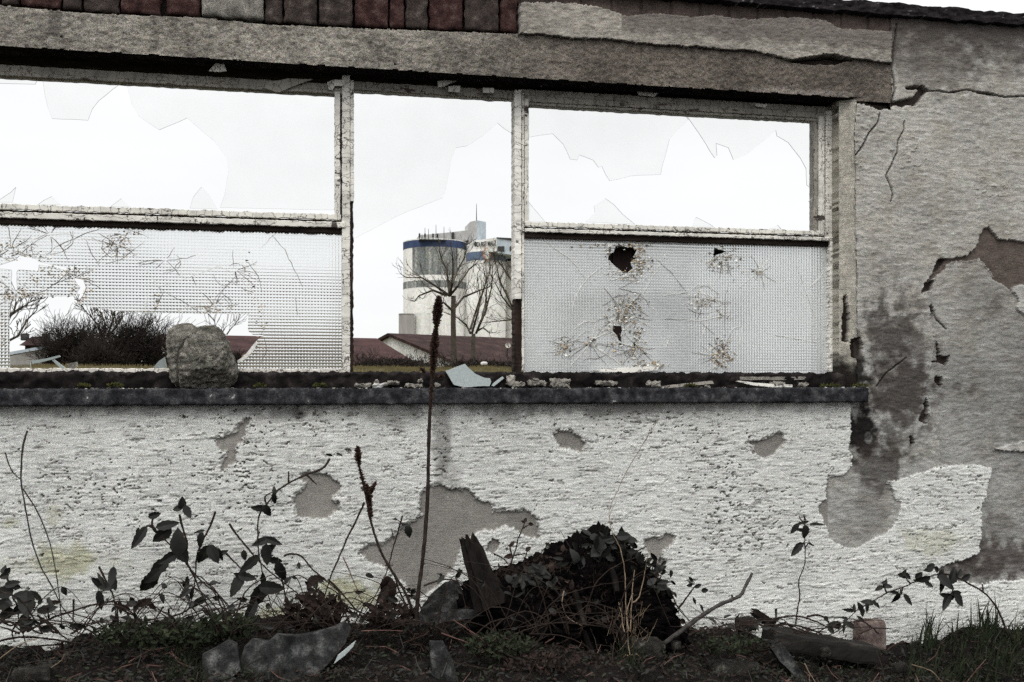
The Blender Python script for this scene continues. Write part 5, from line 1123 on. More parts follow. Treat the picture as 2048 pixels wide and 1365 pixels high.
def curve_pts(pts, y0, y1, seg=5, wob=.8, seed=0):
    """Catmull-Rom through picture points, depth from y0 (first) to y1 (last)"""
    rn = random.Random(seed); n = len(pts); o = []
    for i in range(n-1):
        p0 = pts[max(i-1, 0)]; p1 = pts[i]; p2 = pts[i+1]; p3 = pts[min(i+2, n-1)]
        for k in range(seg):
            t = k/seg; f = lambda a, b, c, d: .5*((2*b)+(-a+c)*t+(2*a-5*b+4*c-d)*t*t+(-a+3*b-3*c+d)*t**3)
            x = f(p0[0], p1[0], p2[0], p3[0])+rn.uniform(-wob, wob)*.6; y = f(p0[1], p1[1], p2[1], p3[1])+rn.uniform(-wob, wob)*.6
            u = (i+t)/(n-1); o.append(P(x, y, y0+(y1-y0)*u))
    o.append(P(*pts[-1], y1)); return o
def stem(mb, pts, y0, y1, r0, r1, seed=0, thorns=0, seg=5, wob=.8, n=6):
    q = curve_pts(pts, y0, y1, seg, wob, seed); k = len(q); rn = random.Random(seed+5)
    mb.tube(q, [(r0+(r1-r0)*i/(k-1))*rn.uniform(.85, 1.15) for i in range(k)], n)
    for _ in range(thorns):
        i = rn.randrange(1, k-1); d = (q[i+1]-q[i-1]).normalized(); a = rn.uniform(0, 6.28); u = d.orthogonal().normalized(); v = d.cross(u)
        e = (u*math.cos(a)+v*math.sin(a)+d*.3).normalized(); mb.tube([q[i], q[i]+e*.006], [.0014, .0002], 3)
    return q
def lf(mb, x, y, ln_px, ang, Y, seed, w=.55, mi=0, curl=None, tilt=.5):
    """leaf centred at picture point (x,y), length in picture px, pointing at ang degrees"""
    rn = random.Random(seed); s_ = zs(x, Y); L_ = ln_px*s_; a = R(ang+rn.uniform(-6, 6)); d = Vector((math.cos(a), rn.uniform(-.35, .2), math.sin(a)))
    nr = Vector((rn.uniform(-tilt, tilt), -1, rn.uniform(-tilt*.4, tilt*1.3))); b = P(x, y, Y)-Vector((math.cos(a), 0, math.sin(a)))*L_*.5
    mb.leaf(b, d, nr, L_*1.08, L_*w, rn.uniform(-.25, .6) if curl is None else curl, rn.uniform(.1, .35), 1.0, mi, 9)
    return b
LV = 0
def plant(name, label, cat, base, stems, leaves, Y, group=None, conv=None, sc_=1.0, smat='stem', lmat='leaf', r=(.0036, .0014), thorns=8, jitter=.03, w=.55, seed=0):
    t = thing(name, label, cat, tuple(P(base[0], base[1], Y)), group); f = conv or (lambda p: p); m = MB()
    for i, st_ in enumerate(stems): stem(m, f(st_), Y+random.Random(seed+i).uniform(-jitter, jitter), Y+random.Random(seed+i+9).uniform(-jitter, jitter), r[0], r[1], seed*31+i, thorns)
    m.build('stem', M[smat], t)
    if leaves:
        m = MB()
        for i, l in enumerate(leaves):
            (x, y), = f([l[:2]]); yy0 = Y-.012-random.Random(seed*7+i).uniform(0, .04)
            ww = l[4] if len(l) > 4 else w
            lf(m, x, y, l[2]/sc_, l[3], yy0, seed*101+i, ww)
            # short leaf stalk towards the base end
            a = R(l[3]); x2, y2 = x-math.cos(a)*l[2]/sc_*.5, y+math.sin(a)*l[2]/sc_*.5
            m.tube([P(x2, y2, yy0), P(x2-math.cos(a)*l[2]/sc_*.18, y2+math.sin(a)*l[2]/sc_*.18, yy0+.006)], .0009, 4)
        m.build('foliage', M[lmat], t)
    return t
plant('bramble', 'leafy bramble with large dark drooping leaves against the white wall, left of centre', 'bramble', (440, 1250),
      [[(868, 555), (880, 610), (905, 700), (893, 770), (930, 830), (1000, 900), (1060, 945), (1110, 1000), (1150, 1012)], [(905, 790), (940, 860), (975, 940), (1030, 1060)], [(1150, 1012), (1230, 985), (1300, 970)], [(1150, 1012), (1060, 1040), (980, 1090), (880, 1150)], [(742, 560), (735, 600), (760, 640), (810, 690), (880, 760)], [(725, 605), (760, 650)], [(690, 625), (720, 610), (760, 640)], [(1040, 540), (1020, 600), (975, 690), (950, 760), (945, 840), (930, 930), (880, 1040)], [(1085, 735), (1130, 780), (1180, 830), (1250, 880)], [(985, 740), (960, 790)], [(790, 1060), (880, 1030), (960, 980), (1060, 945)], [(640, 1100), (740, 1060), (820, 1050)]],
      [(880, 500, 60, 80, .7), (858, 525, 45, 190, .7), (905, 540, 66, -70, .6), (745, 558, 58, 10, .6), (675, 662, 120, 232, .38), (660, 650, 70, 250, .4), (805, 605, 105, 15, .45), (785, 650, 105, 222, .6), (862, 690, 125, 95, .62), (880, 745, 90, -60, .7), (818, 762, 100, 205, .5), (765, 810, 120, 212, .55), (718, 885, 120, 238, .6), (740, 850, 90, 225, .6), (968, 675, 75, 250, .5), (985, 745, 95, 240, .6), (1032, 742, 95, -60, .6), (1060, 745, 60, -80, .5), (1078, 738, 36, 20, .7), (965, 635, 50, 190, .3), (905, 880, 60, -85, .35), (925, 935, 60, 250, .4), (950, 980, 80, 225, .4), (980, 960, 60, 30, .5), (910, 1060, 60, 200, .5), (1000, 1030, 50, -40, .4)],
      -.16, conv=cA, sc_=2.4157, seed=1)
plant('bramble', 'bramble cane arching up over the peeled round patch with drooping leaves below', 'bramble', (540, 1230),
      [[(1592, 285), (1560, 330), (1480, 362), (1400, 400), (1335, 445), (1290, 505), (1252, 560), (1245, 640), (1250, 740), (1262, 800), (1275, 880), (1300, 960), (1330, 1060)], [(1108, 600), (1150, 660), (1200, 720), (1260, 790), (1340, 860), (1430, 930), (1500, 990)], [(1395, 400), (1394, 345)], [(1250, 640), (1240, 690)], [(1290, 505), (1280, 470), (1325, 440)], [(1480, 362), (1530, 410)], [(1370, 755), (1410, 745), (1460, 760), (1510, 820), (1570, 870), (1640, 930)], [(1330, 780), (1360, 860), (1380, 960), (1390, 1080)]],
      [(1325, 442, 46, 95, .5), (1325, 478, 56, -75, .5), (1250, 522, 70, 178, .5), (1290, 535, 66, -55, .6), (1268, 680, 90, 195, .45), (1318, 682, 85, -25, .4), (1290, 745, 100, -85, .6), (1300, 720, 80, 30, .5), (1208, 790, 120, 222, .4), (1355, 830, 100, -80, .6), (1330, 778, 70, -15, .5), (1145, 890, 120, 240, .5), (1192, 855, 85, -12, .5), (1160, 850, 60, 160, .5), (1248, 945, 140, 235, .5), (1310, 905, 120, -10, .55), (1208, 1020, 120, 243, .45), (1275, 865, 70, 85, .5), (1500, 880, 70, 240, .5), (1538, 865, 60, -25, .5), (1590, 265, 36, 160, .4), (1180, 750, 50, -80, .6), (1445, 800, 30, -80, .7), (1640, 262, 34, -20, .4)],
      -.19, conv=cA, sc_=2.4157, seed=2)
plant('bramble', 'small bramble with dark round leaves at the left edge of the picture', 'bramble', (60, 1290),
      [[(30, 830), (40, 880), (60, 950), (85, 1000), (90, 1060), (110, 1130), (140, 1220)], [(180, 1040), (240, 1090), (300, 1140), (340, 1165)], [(85, 1000), (130, 960), (150, 950)], [(90, 1070), (60, 1120), (70, 1170)], [(230, 1000), (232, 1050)], [(0, 1060), (60, 1090), (150, 1010)]],
      [(15, 822, 40, 100, .8), (38, 825, 36, 60, .8), (22, 850, 44, 200, .8), (60, 890, 75, 12, .5), (20, 930, 90, 190, .7), (115, 945, 110, 10, .4), (140, 985, 120, -75, .7), (120, 1000, 110, 200, .6), (15, 985, 80, 190, .7), (25, 1035, 90, 205, .6), (225, 1015, 90, 5, .5), (125, 1075, 90, -85, .8), (185, 950, 70, -40, .4), (215, 1110, 80, 195, .45), (130, 1095, 70, 220, .6), (70, 900, 60, 160, .5)],
      -.17, conv=cA, sc_=2.4157, seed=3, lmat='leaf')
plant('bramble', 'lone twig with two rounded hanging leaves left of the large bramble', 'bramble', (225, 1260),
      [[(478, 805), (500, 850), (525, 900), (550, 960), (560, 1050), (570, 1120)], [(525, 900), (490, 930)], [(545, 815), (540, 860), (525, 900)]], [(470, 880, 60, 160, .7), (500, 900, 90, 165, .5), (545, 850, 90, -95, .45), (548, 880, 80, -70, .5), (485, 965, 90, -80, .42), (490, 870, 70, 120, .3)], -.15, conv=cA, sc_=2.4157, seed=4)
plant('bramble', 'low bramble runners with crinkled grey-brown leaves arching over the soil at left', 'bramble', (250, 1270),
      [[(130, 1120), (240, 1060), (350, 1020), (470, 985), (560, 975), (640, 980), (720, 985), (780, 1020), (830, 1050)], [(0, 1165), (90, 1148), (200, 1150), (300, 1165), (400, 1175), (450, 1120), (520, 1085), (600, 1075), (700, 1085), (800, 1100)], [(300, 1180), (180, 1190), (90, 1190)], [(355, 965), (355, 1030), (350, 1110)], [(560, 975), (570, 1040), (575, 1100)], [(560, 1000), (640, 1040), (690, 1070)], [(815, 1010), (820, 1110)], [(790, 1000), (750, 1060)], [(300, 1165), (305, 1240), (310, 1290)]],
      [(580, 1000, 70, -80, .35), (600, 1005, 60, -20, .5), (640, 985, 60, 10, .5), (690, 980, 80, 20, .5), (730, 990, 70, -50, .4), (625, 1060, 60, 100, .3), (660, 1000, 60, -100, .5), (560, 1060, 60, -90, .3), (610, 1100, 60, -80, .6), (260, 980, 60, 5, .4), (640, 975, 50, -60, .5), (470, 990, 30, 60, .3)], -.13, conv=cA, sc_=2.4157, seed=5, lmat='leaf_p', smat='stem')
plant('bramble', 'bramble sprays with dark leaves climbing over the mound, centre right', 'bramble', (1290, 1200),
      [[(1040, 400), (1180, 405), (1290, 450), (1380, 500), (1450, 570), (1520, 660), (1560, 745), (1640, 830)], [(1555, 745), (1600, 690), (1660, 605), (1680, 590)], [(1210, 400), (1280, 350), (1340, 320)], [(1190, 290), (1200, 380)], [(680, 520), (760, 480), (850, 450)]],
      [(1180, 245, 120, 0, .7), (1150, 260, 80, 200, .7), (1060, 270, 130, 195, .45), (1010, 340, 170, 215, .75), (1060, 350, 120, 60, .7), (1095, 395, 110, -25, .7), (855, 385, 120, 105, .7), (870, 420, 100, 10, .6), (740, 400, 90, 172, .35), (735, 430, 80, 205, .4), (780, 440, 80, 20, .5), (1185, 340, 120, -62, .4), (1245, 352, 90, -5, .5), (1290, 400, 110, -78, .6), (1310, 400, 90, 100, .5), (580, 480, 150, 175, .7), (640, 480, 90, 60, .8), (600, 520, 90, -20, .8), (1640, 540, 75, 140, .4), (1635, 582, 60, 180, .6), (1690, 588, 66, 20, .6), (1738, 618, 66, -5, .7), (1668, 690, 60, -70, .45), (1718, 740, 70, -62, .4), (1250, 470, 80, 120, .7), (920, 470, 120, 160, .5), (1380, 560, 100, 30, .6), (1440, 600, 90, -20, .6), (1500, 640, 80, -60, .5), (900, 430, 120, 60, .6), (980, 430, 140, 100, .6)], -.24, conv=cC, sc_=4.4, seed=6, jitter=.01)
plant('bramble', 'slender upright leafy shoot standing alone against the white wall at right', 'bramble', (1592, 1265),
      [[(605, 945), (615, 860), (630, 770), (624, 700), (628, 655), (650, 600), (665, 545), (662, 430), (660, 310), (655, 250)], [(650, 300), (625, 260)], [(662, 470), (690, 430), (715, 448)], [(662, 440), (640, 435), (610, 460)], [(670, 290), (655, 250)]],
      [(600, 338, 80, 235, .45), (630, 310, 60, 205, .3), (658, 300, 60, 8, .35), (665, 358, 84, -88, .72), (640, 350, 60, 170, .4), (732, 312, 92, 0, .2), (600, 468, 130, 218, .38), (640, 437, 60, 10, .3), (700, 440, 50, -25, .25)], -.14, conv=cD, sc_=3.1605, seed=7, r=(.0026, .0012), jitter=.004)
plant('bramble', 'bramble cane arching low with many small dark leaves, right side', 'bramble', (2010, 1270),
      [[(1940, 1010), (1905, 900), (1855, 810), (1790, 740), (1720, 700), (1650, 660), (1560, 630), (1480, 635), (1380, 668), (1280, 712), (1180, 748), (1090, 802), (1000, 850), (930, 920), (880, 980), (820, 1010)], [(1790, 740), (1785, 690)], [(1180, 748), (1170, 720), (1160, 700)], [(1330, 690), (1300, 650)], [(1280, 712), (1270, 760)], [(1590, 760), (1600, 720), (1590, 690)]],
      [(1470, 580, 90, 10, .5), (1440, 600, 70, 190, .5), (1500, 600, 60, -40, .6), (1550, 640, 120, 10, .7), (1600, 640, 110, 60, .7), (1540, 670, 100, -50, .7), (1420, 665, 90, 200, .5), (1440, 690, 60, -40, .5), (1525, 705, 70, -85, .5), (1570, 690, 80, -40, .6), (1545, 800, 125, 232, .4), (1570, 770, 90, 170, .5), (1635, 785, 110, -55, .62), (1620, 750, 80, 0, .5), (1690, 650, 90, 10, .5), (1650, 620, 70, 40, .5), (1285, 635, 80, 170, .5), (1310, 640, 60, -40, .6), (1290, 620, 50, 60, .5), (1170, 690, 60, 60, .5), (1135, 715, 52, 205, .6), (1185, 705, 50, -15, .6), (1165, 680, 46, 20, .4), (1250, 785, 80, -95, .62), (1312, 788, 92, -52, .45), (1230, 745, 56, 175, .4), (1270, 740, 30, 90, .7), (1070, 805, 70, 160, .6), (1110, 810, 60, -20, .6), (1125, 825, 56, -40, .4), (1060, 840, 60, -60, .7), (1010, 835, 60, 120, .6), (1022, 865, 60, -80, .6), (945, 858, 60, 178, .45), (975, 845, 50, 60, .6), (860, 945, 80, 170, .6), (875, 960, 60, -50, .6), (908, 972, 56, -92, .4), (960, 950, 84, -8, .5), (920, 930, 56, 80, .5), (1380, 640, 60, 40, .7)], -.17, conv=cD, sc_=3.1605, seed=8, jitter=.008)
plant('bramble', 'short leafless looped twigs beside the charred stub, right', 'bramble', (1600, 1260),
      [[(440, 925), (500, 905), (570, 892), (650, 900), (740, 930), (810, 965)], [(430, 960), (520, 945), (620, 955), (700, 985), (800, 995)], [(680, 895), (740, 888), (790, 905), (830, 960), (835, 990)], [(260, 990), (300, 950), (360, 930), (430, 920)], [(480, 850), (480, 940)]], None, -.20, conv=cD, sc_=3.1605, seed=9, r=(.0042, .002), jitter=.01)
plant('bramble', 'small budded twig right of the slanting post stub', 'bramble', (1010, 1150),
      [[(370, 520), (420, 420), (450, 330), (468, 260), (495, 195), (515, 140)], [(495, 195), (550, 165)], [(500, 480), (505, 420), (530, 345)], [(430, 400), (410, 330), (425, 300)], [(300, 370), (360, 400), (400, 440)], [(440, 380), (520, 365)]], [(515, 138, 32, 60, .8), (498, 150, 24, 150, .8), (552, 165, 34, -10, .8), (535, 335, 46, 30, .7), (425, 298, 34, 60, .8), (410, 312, 26, 170, .8), (400, 385, 60, 190, .6)], -.20, conv=cC, sc_=3.4133, seed=10, r=(.003, .0014), jitter=.005, lmat='leaf_p')

# tall dead seed stalks
def stalk(label, pts, Y0, Y1, r0, r1, spike, seed, side=None, base=None):
    t = thing('seed_stalk', label, 'dead stalk', tuple(P(*pts[0], Y0)), 'dead seed stalks before the wall'); m = MB(); q = stem(m, pts, Y0, Y1, r0, r1, seed, 10, 8, .7)
    if side: 
        for sp_ in side: stem(m, sp_, Y1, Y1, r1*1.2, r1*.6, seed+3, 0, 4, .3)
    m.build('stem', M['stem'], t); m = MB(); rn = random.Random(seed)
    for (a, b, w_, n) in spike:
        for i in range(n):
            u = rn.random(); c = P(a[0]+(b[0]-a[0])*u, a[1]+(b[1]-a[1])*u, Y1); rr_ = w_*zs(a[0], Y1)*(.35+.65*math.sin(math.pi*min(1, max(.06, u*.9+.08))))
            d = Vector((rn.gauss(0, 1), rn.gauss(0, 1), abs(rn.gauss(0, .8))+.2)).normalized()
            m.leaf(c+d*rr_*.1, d, Vector((rn.gauss(0, 1), -1, rn.gauss(0, 1))), rr_*rn.uniform(.6, 1.1), rr_*.5, .2, .5, 0, 0, 3)
    m.build('seed_head', M['seed'], t); return t
stalk('tall dark dead stalk with a rough seed spike rising before the middle window', [(833, 1245), (836, 1190), (847, 1105), (855, 1000), (857, 900), (861, 800), (866, 720), (873, 640), (878, 600)], -.30, -.30, .0062, .0040,
      [((878, 596), (872, 660), 11.5, 1100), ((872, 655), (864, 760), 10.5, 1300), ((864, 755), (860, 840), 6.5, 300), ((842, 738), (850, 748), 8, 60), ((886, 752), (878, 758), 8, 60)], 61)
stalk('shorter brown seed stalk with a forked head left of the tall one', cB([(790, 1050), (760, 950), (700, 850), (640, 750), (605, 660), (580, 570), (563, 480), (545, 400), (528, 320), (520, 230)]), -.24, -.24, .0048, .0024,
      [((715, 894), (718, 935), 9, 260), ((718, 932), (734, 995), 6.5, 200), ((733, 970), (742, 1020), 9, 240), ((736, 995), (752, 965), 8, 200), ((740, 1010), (742, 1045), 8, 120)], 62, side=[cB([(565, 470), (590, 430), (612, 390)])])
def bare(label, stems_, Y, r, conv=None, name='dead_weed', cat='dead weed', smat='stem', group=None, thorns=4, seed=0):
    f = conv or (lambda p: p); t = thing(name, label, cat, tuple(P(*f([stems_[0][-1]])[0], Y)), group); m = MB()
    for i, s_ in enumerate(stems_): stem(m, f(s_), Y, Y-.02, r*(1 if i == 0 else .7), r*.5, seed+i*3, thorns)
    m.build('stem', M[smat], t); return t
bare('knotty dead stem leaning right up to the forked seed stalk', [[(553, 495), (520, 570), (465, 680), (425, 775), (385, 870), (350, 995)]], -.21, .0035, cB, seed=71)
bare('thin dead stem with a single hanging leaf before the large peeled patch', [[(737, 560), (715, 640), (690, 720), (665, 820), (620, 920), (550, 1040)], [(685, 625), (695, 680)], [(720, 600), (760, 605)], [(655, 800), (690, 800)]], -.20, .0026, cB, seed=73)
bare('thin reddish dead stem leaning left below the forked seed stalk', [[(450, 760), (490, 850), (530, 950), (560, 1015)]], -.19, .0018, cB, smat='stem_r', seed=75)
bare('grey weed with two thin crooked stems at far left of the wall', [[(132, 150), (110, 235), (102, 380), (112, 460), (130, 560), (148, 660), (190, 790), (250, 900), (300, 1000), (350, 1060), (400, 1105)], [(25, 255), (50, 330), (75, 365), (102, 385)], [(112, 430), (180, 540), (235, 670), (262, 790), (285, 940), (300, 1110)], [(95, 235), (88, 240)]], -.08, .0032, cA, smat='stem_g', seed=77)
bare('long pale hair-thin straw rising before the white wall, right of centre', [[(1318, 838), (1285, 890), (1258, 935), (1236, 980), (1222, 1010), (1218, 1035), (1230, 1065)]], -.2, .0012, smat='straw', seed=79, name='dry_straw', cat='straw')
plant('bramble', 'single leaf and curled tendril on the thin dead stem', 'bramble', (815, 1060), [[(700, 570), (725, 590), (760, 610)]], [(765, 635, 56, -88, .7), (750, 605, 44, 15, .3), (700, 578, 30, 160, .3)], -.205, conv=cB, sc_=2.4167, seed=12, r=(.0018, .001), thorns=0)
plant('bramble', 'bramble canes crossing low with a hanging dead leaf below the tall stalk', 'bramble', (760, 1240),
      [[(330, 960), (430, 985), (520, 1020), (600, 1060)], [(620, 1040), (660, 1000), (720, 930), (800, 970)], [(700, 850), (720, 920), (760, 1000), (790, 1060)], [(840, 900), (930, 870), (1000, 878), (1060, 920)], [(660, 860), (690, 960), (700, 1050)], [(240, 970), (310, 955), (380, 970), (460, 1000), (560, 1080)], [(380, 870), (440, 930), (500, 1000), (540, 1040)]],
      [(665, 910, 120, -95, .6), (690, 920, 110, -80, .4), (640, 940, 100, 240, .4), (300, 1010, 120, 200, .5), (340, 1030, 110, -20, .5), (280, 960, 90, 150, .5), (360, 1000, 110, -60, .5), (300, 880, 70, 235, .5), (335, 862, 56, -20, .5), (660, 970, 90, -100, .5)], -.22, conv=cB, sc_=2.4167, seed=13, lmat='leaf_p')

# dense low clumps
def clump(label, px, py, rx, ry, Y, n, lm, seed, size=(.012, .03), name='weed_clump'):
    rn = random.Random(seed); t = thing(name, label, 'weeds', tuple(P(px, py+ry, Y)), 'dense low weeds before the wall'); m = MB(); s_ = zs(px, Y)
    for i in range(n):
        a = rn.uniform(0, math.pi*2); q = rn.random()**.5; b = P(px+math.cos(a)*q*rx, py+math.sin(a)*q*ry, Y-.05*math.sqrt(1-q*q)*rn.random()*2)
        m.leaf(b, (rn.gauss(0, 1), rn.gauss(0, .5), rn.gauss(.1, .8)), (rn.gauss(0, .6), -1, rn.gauss(.4, .6)), rn.uniform(*size), rn.uniform(size[0]*.5, size[1]*.5), rn.uniform(-.2, .5), .3, 1, 0, 7)
    m.build('foliage', M[lm], t); m = MB()
    for i in range(int(n*.14)):
        x0 = px+rn.uniform(-.7, .7)*rx; x1 = x0+rn.gauss(0, .6)*rx; y1 = py-ry*rn.uniform(-.2, 1.25)
        m.tube([P(x0, py+ry, Y), P((x0+x1)/2+rn.gauss(0, 6), (py+ry+y1)/2, Y-.02), P(x1, y1, Y-rn.random()*.06)], [.0018, .0015, .0007], 4)
    m.build('stem', M['stem'], t)
clump('black tangle of dead leaves between the arching bramble and the seed stalks', 632, 1222, 62, 36, -.22, 330, 'leaf_p', 301)
clump('low green-grey weed patch at the foot of the large leafy bramble', 330, 1268, 150, 26, -.30, 620, 'leaf_g', 302, (.010, .022))
clump('smaller grey-green weed patch above the large grey slab', 455, 1252, 60, 22, -.30, 220, 'leaf_g', 303, (.012, .026))
clump('dark leaf tangle hanging under the crossed stalks', 780, 1232, 50, 26, -.24, 200, 'leaf_p', 304)
clump('mossy weed patch left of the mound at the bottom', 1000, 1290, 70, 26, -.42, 300, 'leaf_g', 305, (.008, .018))
clump('big black leaves crowning the mound', 1215, 1100, 62, 34, -.20, 60, 'leaf', 309, (.026, .055))
clump('black leaves on the left shoulder of the mound', 1075, 1165, 62, 30, -.22, 60, 'leaf', 310, (.022, .045))
clump('black leaves on the right shoulder of the mound', 1310, 1165, 40, 44, -.20, 50, 'leaf', 311, (.02, .042))
clump('dark weeds behind the post stub', 1040, 1170, 60, 34, -.16, 220, 'leaf_p', 306)
clump('low weeds under the fallen beam', 1470, 1290, 70, 18, -.4, 220, 'leaf_g', 307, (.008, .018))
clump('dark weeds at the bottom, between the narrow slab and the tuft', 1120, 1330, 110, 26, -.5, 330, 'leaf_p', 308, (.008, .02))

# thin crossing canes
def tangle(label, x0, x1, ytop, Y, n, seed):
    rn = random.Random(seed); t = thing('bramble_tangle', label, 'brambles', tuple(P((x0+x1)/2, 1265, Y)), 'tangles of thin bramble canes'); m = MB(); lm_ = MB()
    for i in range(n):
        a = rn.uniform(x0, x1); L_ = rn.uniform(60, 260)*rn.choice((-1, 1)); h = rn.uniform(.15, 1)**1.3*(1262-ytop); b = min(x1+40, max(x0-40, a+L_)); yy0 = Y+rn.uniform(-.12, .08)
        up = rn.random() < .45
        pts = [(a, 1268), (a+(b-a)*.25, 1262-h*.7), (a+(b-a)*.6, 1262-h), (b, 1262-h*(1.15 if up else .1))]
        q = stem(m, pts, yy0, yy0-.03, rn.uniform(.0014, .0030), .0007, seed+i, 5, 5, 1.6, 5)
        for k in range(rn.choice((0, 0, 1, 2, 3))):
            j = rn.randrange(5, len(q)); lm_.leaf(q[j], (rn.gauss(0, 1), rn.gauss(0, .4), rn.gauss(-.4, .6)), (rn.gauss(0, .5), -1, rn.gauss(.3, .5)), rn.uniform(.014, .036), rn.uniform(.008, .018), rn.uniform(-.2, .6), .3, 1, 0, 8)
    m.build('stem', M['stem'], t); lm_.build('foliage', M['leaf'], t)
tangle('thin bramble tangle low along the wall foot at the far left', -40, 330, 1175, -.24, 26, 901)
tangle('thin bramble tangle around the foot of the large leafy bramble', 300, 620, 1150, -.26, 30, 941)
tangle('thin bramble tangle crossing below the dead seed stalks', 560, 900, 1140, -.26, 30, 981)
tangle('thin bramble tangle in front of the post stub and mound', 880, 1300, 1130, -.36, 26, 1021)
tangle('thin low bramble tangle before the fallen beam', 1380, 1760, 1235, -.34, 18, 1061)

# slanting post stub
pb_ = thing('post_stub', 'broken weathered post stub slanting out of the mound, centre', 'post', tuple(P(970, 1210, -.22)))
def splinter_post(parent, a, b, ra, rb, Y, seed, mat, sub='post'):
    A = P(*a, Y); B = P(*b, Y+.06); m = MB(); rn = random.Random(seed); n = 22; ns = 9; d = (B-A).normalized(); u = d.orthogonal().normalized(); v = d.cross(u)
    off = [rn.uniform(.72, 1.25) for _ in range(n)]; ends = [rn.uniform(-.034, .014) for _ in range(n)]; V = []
    for j in range(ns+1):
        t = j/ns; rr_ = ra+(rb-ra)*t
        for i in range(n):
            an = 2*math.pi*i/n; p = A.lerp(B, t)+(u*math.cos(an)+v*math.sin(an)*.8)*rr_*off[i]*rn.uniform(.88, 1.12)
            if j == ns: p += d*ends[i]
            V.append(p)
    V.append(B-d*.012); fs = [(j*n+i, j*n+(i+1) % n, (j+1)*n+(i+1) % n, (j+1)*n+i) for j in range(ns) for i in range(n)]
    fs += [(ns*n+i, ns*n+(i+1) % n, (ns+1)*n) for i in range(n)]; m.add(V, fs); return m.build(sub, mat, parent)
M['oldwood'] = simple('weathered_post', [(.3, (.003, .0025, .002)), (.55, (.009, .007, .006)), (.8, (.065, .052, .042))], 26, stretch=(1, 1, .18), bstr=.9, bdist=.004, detail=8)
splinter_post(pb_, (985, 1215), (936, 1076), .055, .026, -.24, 3, M['oldwood'])
cs = thing('charred_stub', 'short charred stick stub poking out of the soil at right', 'stick', tuple(P(1545, 1250, -.22)))
splinter_post(cs, (1545, 1250), (1508, 1224), .016, .012, -.23, 5, M['oldwood'], 'stick')
# mound: heap of rotting roots and earth
mo = thing('root_mound', 'black heap of rotted roots and earth piled against the wall, centre right', 'mound', tuple(P(1170, 1260, -.1)))
outline_rock('heap', M['soil'], [(930, 1230), (960, 1175), (1010, 1160), (1060, 1150), (1110, 1130), (1130, 1110), (1150, 1098), (1170, 1094), (1200, 1078), (1232, 1078), (1262, 1108), (1290, 1128), (1310, 1158), (1335, 1182), (1352, 1215), (1364, 1250), (1385, 1290), (1300, 1340), (1000, 1330)], (1180, 1235), -.13, .16, mo, 411, amp=.027, res=(150, 90))
m = MB(); rn = random.Random(8)
for k in range(260):      # root fibres and stubs sticking from the heap
    a = rn.uniform(0, math.pi); rr_ = rn.uniform(.3, 1.0); x = 1165+math.cos(a)*195*rr_; y = 1245-math.sin(a)*150*rr_; Y = -.13-.15*math.sqrt(max(0, 1-rr_*rr_))-.005
    q = P(x, y, Y); d = Vector((rn.gauss(0, .7), -rn.random()*.8, rn.gauss(0, .8)))
    m.tube([q, q+d*.02, q+d*.045+Vector((0, 0, -.01))], [.0022, .0016, .0005], 4)
tag(m.build('root_fibres', M['stem'], mo), kind='stuff')
m = MB()
for (a, b, c_) in ([(1168, 1262), (1180, 1300), (1195, 1340)], [(1222, 1135), (1230, 1160), (1234, 1185)], [(1150, 1180), (1158, 1215), (1170, 1250)], [(1240, 1240), (1246, 1280), (1250, 1300)]):
    m = MB(); m.tube([P(*a, -.30), P(*b, -.31), P(*c_, -.34)], [.007, .011, .008], 7); m.build('bare_root', M['oldwood'], mo)
fo = MB(); lo_ = MB()
for k in range(420):
    a = rn.uniform(0, math.pi); rr_ = rn.random()**.5; x = 1165+math.cos(a)*200*rr_; y = 1248-math.sin(a)*155*rr_; Y = -.13-.16*math.sqrt(max(0, 1-rr_*rr_))-.006
    fo.leaf(P(x, y, Y), (rn.gauss(0, 1), rn.gauss(0, .5), rn.gauss(0, 1)), (rn.gauss(0, .5), -1, rn.gauss(.3, .5)), rn.uniform(.012, .032), rn.uniform(.008, .018), .3, .3, .6, 0, 5)
fo.build('dead_foliage', M['leaf_p'], mo)

# grey branch
br = thing('dead_branch', 'bent grey dead branch rising from the ground, right of the mound', 'branch', tuple(P(1290, 1310, -.3)))
m = MB(); stem(m, [(1285, 1318), (1315, 1296), (1345, 1275), (1372, 1255), (1400, 1234), (1430, 1215), (1455, 1203), (1470, 1197), (1482, 1190), (1490, 1175), (1498, 1160), (1504, 1148)], -.36, -.20, .0075, .0046, 31, 0, 4, 1.0, 9)
m.tube([P(1466, 1198, -.23), P(1463, 1190, -.235)], [.004, .003], 5); m.build('branch_wood', M['stem_g'], br)
# half-buried brick
bk = thing('half_brick', 'worn reddish brick standing on end in the soil before the wall, right', 'brick', tuple(P(1748, 1285, -.06)))
a = P(1721, 1290, -.10); b = P(1776, 1242, -.10); rough_box('brick_body', mineral('pinkish_brick', [(.3, (.06, .038, .034)), (.6, (.17, .135, .12)), (.8, (.28, .24, .22))], 40, gamt=.7), a.x, b.x, -.10, -.04, a.z-.03, b.z, .006, .004, 21, bk, freq=26, rnd=.014)
